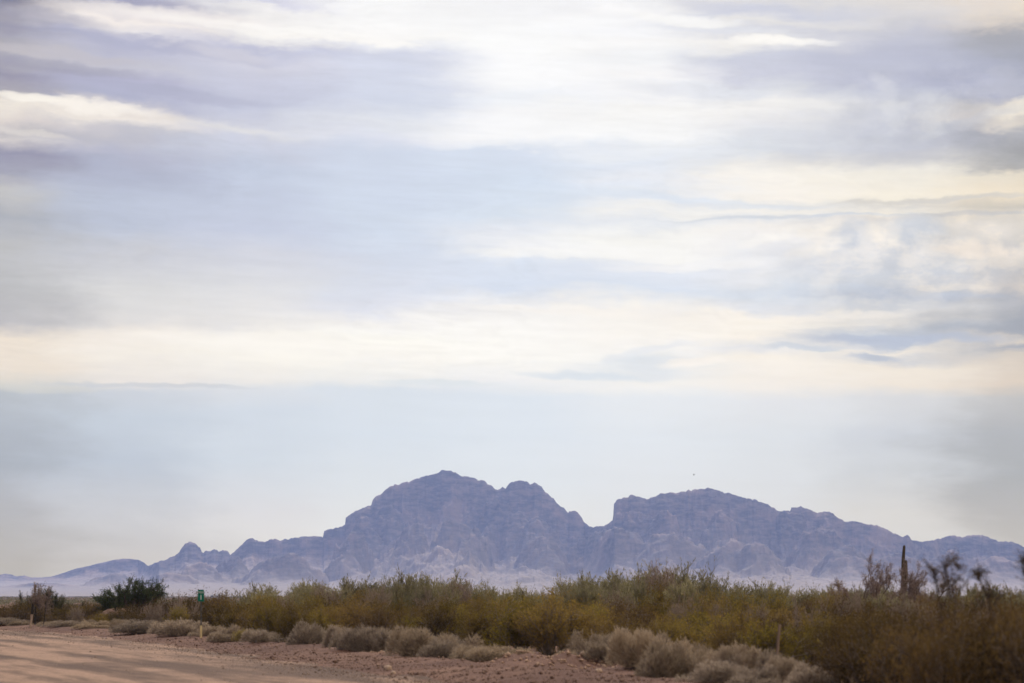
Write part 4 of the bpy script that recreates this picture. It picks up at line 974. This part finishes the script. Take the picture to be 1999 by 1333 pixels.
# ---------------------------------------------------------------- dirt mound below the dark tree
M_mound = soil_mat('pale_sand', (0.36, 0.235, 0.165), (0.47, 0.33, 0.235), (0.27, 0.17, 0.12), (0.30, 0.2, 0.15))
def mound(name, cx_, Y, wpx, top, depth, seed):
    X0 = XY(cx_, Y); w = wpx / F * Y / 2; z0 = gz(X0, Y); h = H + (HY - top) / F * Y - z0
    a = np.linspace(-1.15, 1.15, 60); U, V = np.meshgrid(a, a)
    q = np.sqrt(U ** 2 + V ** 2) + (fbm(U * 2 + seed, V * 2, seed, 3) - 0.5) * 0.35
    Z = h * np.clip(1 - q ** 2.6, -0.1, 1) ** 1 + (fbm(U * 9, V * 9, seed + 1, 3) - 0.5) * 0.12 * h
    Z = np.where(q > 1.0, -0.15, Z)
    i2 = np.arange(U.size).reshape(U.shape); f2 = np.stack([i2[:-1, :-1], i2[:-1, 1:], i2[1:, 1:], i2[1:, :-1]], -1).reshape(-1, 4)
    o = obj(name, mesh_np(name, np.stack([U * w, V * depth, Z], -1).reshape(-1, 3), f2, M_mound, True), None, (X0, Y, z0)); return tag(o, kind='structure')
mound('dirt_mound', 232, 149, 100, 1187, 1.6, 9)
creo_row(196, 290, 141, 144, 1194, 1200, (15, 20), 'd', (1.2, 1.5), rowname='row before the mound')

# ---------------------------------------------------------------- stones
M_stone = leaf_mat('stone', [(0, (0.10, 0.06, 0.045)), (0.5, (0.17, 0.11, 0.082)), (1, (0.30, 0.21, 0.155))], 0.0, 0.0)
M_rstone = leaf_mat('road_stone', [(0, (0.14, 0.098, 0.075)), (0.5, (0.22, 0.16, 0.122)), (1, (0.38, 0.29, 0.225))], 0.0, 0.0)
rng = np.random.default_rng(8)
def stones(n, X, Y, size):
    base = np.array([(1, 0, 0), (-1, 0, 0), (0, 1, 0), (0, -1, 0), (0, 0, 1), (0, 0, -1)], float)
    tri = np.array([(0, 2, 4), (2, 1, 4), (1, 3, 4), (3, 0, 4), (2, 0, 5), (1, 2, 5), (3, 1, 5), (0, 3, 5)])
    v = base[None] * rng.uniform(0.55, 1.2, (n, 6, 1)) + rng.normal(size=(n, 6, 3)) * 0.12
    a = rng.uniform(0, 6.28, n); ca, sa = np.cos(a)[:, None], np.sin(a)[:, None]
    v = np.stack([v[..., 0] * ca - v[..., 1] * sa, v[..., 0] * sa + v[..., 1] * ca, v[..., 2] * 0.7], -1) * size[:, None, None]
    v[..., 0] += X[:, None]; v[..., 1] += Y[:, None]; v[..., 2] += (ground_z(X, Y) + size * 0.25)[:, None]
    f = tri[None] + (np.arange(n) * 6)[:, None, None]
    return v.reshape(-1, 3), f.reshape(-1, 3)
n = 26000
Yg = rng.uniform(46, 150, n) ** 1.0; Yg = 46 + (Yg - 46) * rng.random(n) ** 0.6
Xg = road_edge(Yg) + rng.uniform(-0.8, 1.0, n) * 0 + np.abs(rng.normal(0, 1, n)) * 4.5 - 0.6
sz = 0.008 + 0.024 * rng.random(n) ** 3 + 0.06 * rng.random(n) ** 40
v, f = stones(n, Xg, Yg, sz)
gv = obj('gravel', mesh_np('gravel', v, f, M_stone)); tag(gv, 'small loose stones and clods strewn over the reddish dirt bank', 'gravel', kind='stuff')
n = 22000
Yg = 46 + 90 * rng.random(n) ** 1.4; Xg = road_edge(Yg) - 0.3 - 18 * rng.random(n) ** 1.6
sz = 0.006 + 0.018 * rng.random(n) ** 3 + 0.04 * rng.random(n) ** 50
v, f = stones(n, Xg, Yg, sz); v[:, 2] += 0.02
gv = obj('gravel', mesh_np('road_gravel', v, f, M_rstone)); tag(gv, 'fine loose gravel scattered over the pale dirt road', 'gravel', kind='stuff')
n = 700
pm_ = [MP[i_] for i_ in rng.integers(0, 12, n)]
Xg = np.array([q[0] for q in pm_]) + rng.normal(0, 0.42, n); Yg = np.array([q[1] for q in pm_]) - 0.3 + rng.normal(0, 0.8, n)
sz = 0.02 + 0.075 * rng.random(n) ** 3
M_pale = leaf_mat('pale_clods', [(0, (0.30, 0.19, 0.13)), (1, (0.48, 0.34, 0.24))], 0.0, 0.0)
v, f = stones(n, Xg, Yg, sz)
gv = obj('clods', mesh_np('clods', v, f, M_pale)); tag(gv, 'crumbled pale orange dirt clods heaped in front of the grey shrubs', 'clods', kind='stuff')
M_rrock = simple_mat('red_brown_rock', (0.09, 0.045, 0.036), (0.15, 0.08, 0.062), 5)
M_clod = simple_mat('pale_clod', (0.36, 0.25, 0.18), (0.48, 0.35, 0.25), 5)
for (cx_, by, w, h, mat, lab) in [(531,1286,8,5,M_rrock,'small dark red rock on the bank right of the yellow tuft'),(808,1319,10,6,M_rrock,'small dark red rock low on the bank below the grey row'),
        (757,1312,18,9,M_clod,'pale crumbled clod on the bank below the grey row'),(768,1317,12,6,M_clod,'smaller pale clod beside the crumbled one on the bank'),(1098,1298,16,10,M_clod,'pale clod left of the dark gap below the bright olive clump'),
        (1140,1299,18,9,M_clod,'pale clod left of the tall grey shrub'),(1168,1316,14,7,M_clod,'pale clod in front of the tall grey shrub')]:
    Y = F * H / (by - HY); X = XY(cx_, Y); bm = bmesh.new(); bmesh.ops.create_icosphere(bm, subdivisions=3, radius=1.0)
    rr = random.Random(int(cx_))
    for v_ in bm.verts:
        q = float(fbm(np.array([v_.co.x * 1.7 + cx_]), np.array([v_.co.y * 1.7 + v_.co.z * 1.3]), 5, 3)[0]); v_.co *= 0.65 + 0.7 * q
    me = bpy.data.meshes.new('rock'); bm.to_mesh(me); bm.free(); me.materials.append(mat)
    o = obj('rock' if mat is M_rrock else 'dirt_clod', me, None, (X, Y, gz(X, Y) + 0.02), rr.uniform(0, 6)); o.scale = (w / F * Y / 2, w / F * Y / 2, h / F * Y * 0.8)
    tag(o, lab, 'rock' if mat is M_rrock else 'clod')

# ---------------------------------------------------------------- distant scrub (uncountable) on the plain
n = 5200
a = np.radians(rng.uniform(-16, 16, n)); r = np.exp(rng.uniform(math.log(420), math.log(6500), n))
Xc = r * np.sin(a); Yc = r * np.cos(a)
keep = (Xc > road_edge(np.minimum(Yc, 800)) + 2) | (Yc > 500)
Xc, Yc, r = Xc[keep], Yc[keep], r[keep]; n = len(Xc)
hc = rng.uniform(0.6, 1.25, n); wc = hc * rng.uniform(0.8, 1.6, n) * (1 + r / 2500)
k = 36
d = rng.normal(size=(n, k, 3)); d /= np.linalg.norm(d, axis=2, keepdims=True); d[..., 2] = np.abs(d[..., 2])
rr_ = rng.random((n, k, 1)) ** 0.4
Pc = d * rr_ * np.stack([wc, wc, hc * 0.9], 1)[:, None, :] + np.stack([Xc, Yc, np.zeros(n)], 1)[:, None, :]
Pc = Pc.reshape(-1, 3); sz = np.repeat(hc * (1 + r / 2500), k) * rng.uniform(0.14, 0.36, n * k)
v, f = slivers(Pc, np.stack([rng.normal(0, .5, n * k), rng.normal(0, .5, n * k), np.ones(n * k)], 1), sz, sz * 0.6, rng)
o = obj('distant_scrub', mesh_np('distant_scrub', v, f, M_far)); tag(o, 'dull green scrub covering the far plain below the mountains', 'scrub', kind='stuff')

# ---------------------------------------------------------------- far white buildings
M_wall = simple_mat('white_painted_wall', (0.60, 0.59, 0.57), (0.70, 0.69, 0.67), 0.4)
M_roof = simple_mat('pale_roof', (0.24, 0.24, 0.24), (0.32, 0.32, 0.31), 0.4, 1.0, (1, 1, 1), 0.0)
M_glass = simple_mat('dark_window', (0.03, 0.035, 0.04), (0.05, 0.055, 0.06), 1, 0.2)
for (cx_, w, h, lab) in [(411,5,2.3,'leftmost of three tiny white buildings on the far plain right of the mile marker'),(419.5,4,3.0,'tallest of three tiny white buildings on the far plain, between the other two'),(428,4.5,2.1,'rightmost of three tiny white buildings on the far plain right of the mile marker')]:
    Yb = 3100.0; Xb = XY(cx_, Yb); r_ = empty('white_building', (Xb, Yb + cx_ % 7 * 4, 0)); w2 = w / 2 * 0.8
    obj('wall', box_me('wall', -w2, w2, -4, 4, -0.3, h, M_wall), r_)
    me = bpy.data.meshes.new('roof'); me.from_pydata([(-w2 - .3, -4.3, h), (w2 + .3, -4.3, h), (w2 + .3, 4.3, h), (-w2 - .3, 4.3, h), (-w2 - .3, 0, h + 1.1), (w2 + .3, 0, h + 1.1)], [], [(0, 1, 5, 4), (2, 3, 4, 5), (0, 4, 3), (1, 2, 5), (3, 2, 1, 0)]); me.materials.append(M_roof)
    obj('roof', me, r_)
    for sx_ in (-0.5, 0.5): obj('window', box_me('window', sx_ * w2 - 0.5, sx_ * w2 + 0.5, -4.05, -3.9, 1.0, 2.0, M_glass), r_)
    obj('door', box_me('door', -0.45, 0.45, -4.06, -3.9, 0.0, 2.1, M_glass), r_)
    tag(r_, lab, 'building', 'white buildings on the far plain')

# ---------------------------------------------------------------- bird
M_bird = simple_mat('dark_feathers', (0.03, 0.028, 0.026), (0.05, 0.045, 0.04), 10)
Yb = 260.0; bo = empty('flying_bird', W3(1354.5, 927.5, Yb), 0.6); bo.scale = (.5, .5, .5)
bm = bmesh.new(); bmesh.ops.create_uvsphere(bm, u_segments=12, v_segments=8, radius=1.0)
for v_ in bm.verts:
    y_ = v_.co.y; tp = 1 - 0.45 * max(0, -y_); v_.co = Vector((v_.co.x * 0.05 * tp, y_ * 0.19, v_.co.z * 0.05 * tp + (0.02 if y_ > 0.7 else 0)))
me = bpy.data.meshes.new('body'); bm.to_mesh(me); bm.free(); me.materials.append(M_bird); obj('body', me, bo)
for sg_ in (-1, 1):
    V = [(0.03 * sg_, 0.07, 0.02), (0.03 * sg_, -0.08, 0.02), (0.15 * sg_, -0.09, 0.15), (0.15 * sg_, 0.08, 0.15), (0.24 * sg_, -0.10, 0.30), (0.24 * sg_, 0.0, 0.31)]
    V2 = [(x_, y_, z_ + 0.008) for x_, y_, z_ in V]
    me = bpy.data.meshes.new('wing'); me.from_pydata(V + V2, [], [(0, 1, 2, 3), (3, 2, 4, 5), (9, 8, 7, 6), (11, 10, 8, 9), (0, 3, 9, 6), (3, 5, 11, 9), (1, 7, 8, 2), (2, 8, 10, 4), (5, 4, 10, 11), (0, 6, 7, 1)])
    me.materials.append(M_bird); obj('wing', me, bo)
tag(bo, 'tiny dark bird flying above the right-hand mountain', 'bird')

# ---------------------------------------------------------------- labels of the repeats, told apart by what they line up with
from collections import defaultdict
grp = defaultdict(list)
for o_, base, x_ in PEND: grp[base].append((x_, o_))
ORD = ['first', 'second', 'third', 'fourth', 'fifth', 'sixth', 'seventh', 'eighth']
for base, L_ in grp.items():
    L_.sort(key=lambda q: q[0])
    for k_, (x_, o_) in enumerate(L_):
        if len(L_) == 1: o_['label'] = base
        elif len(L_) == 2: o_['label'] = ('left ', 'right ')[k_] + base
        elif len(L_) == 3: o_['label'] = ('left ', 'middle ', 'right ')[k_] + base
        else: o_['label'] = ORD[k_] + ' ' + base
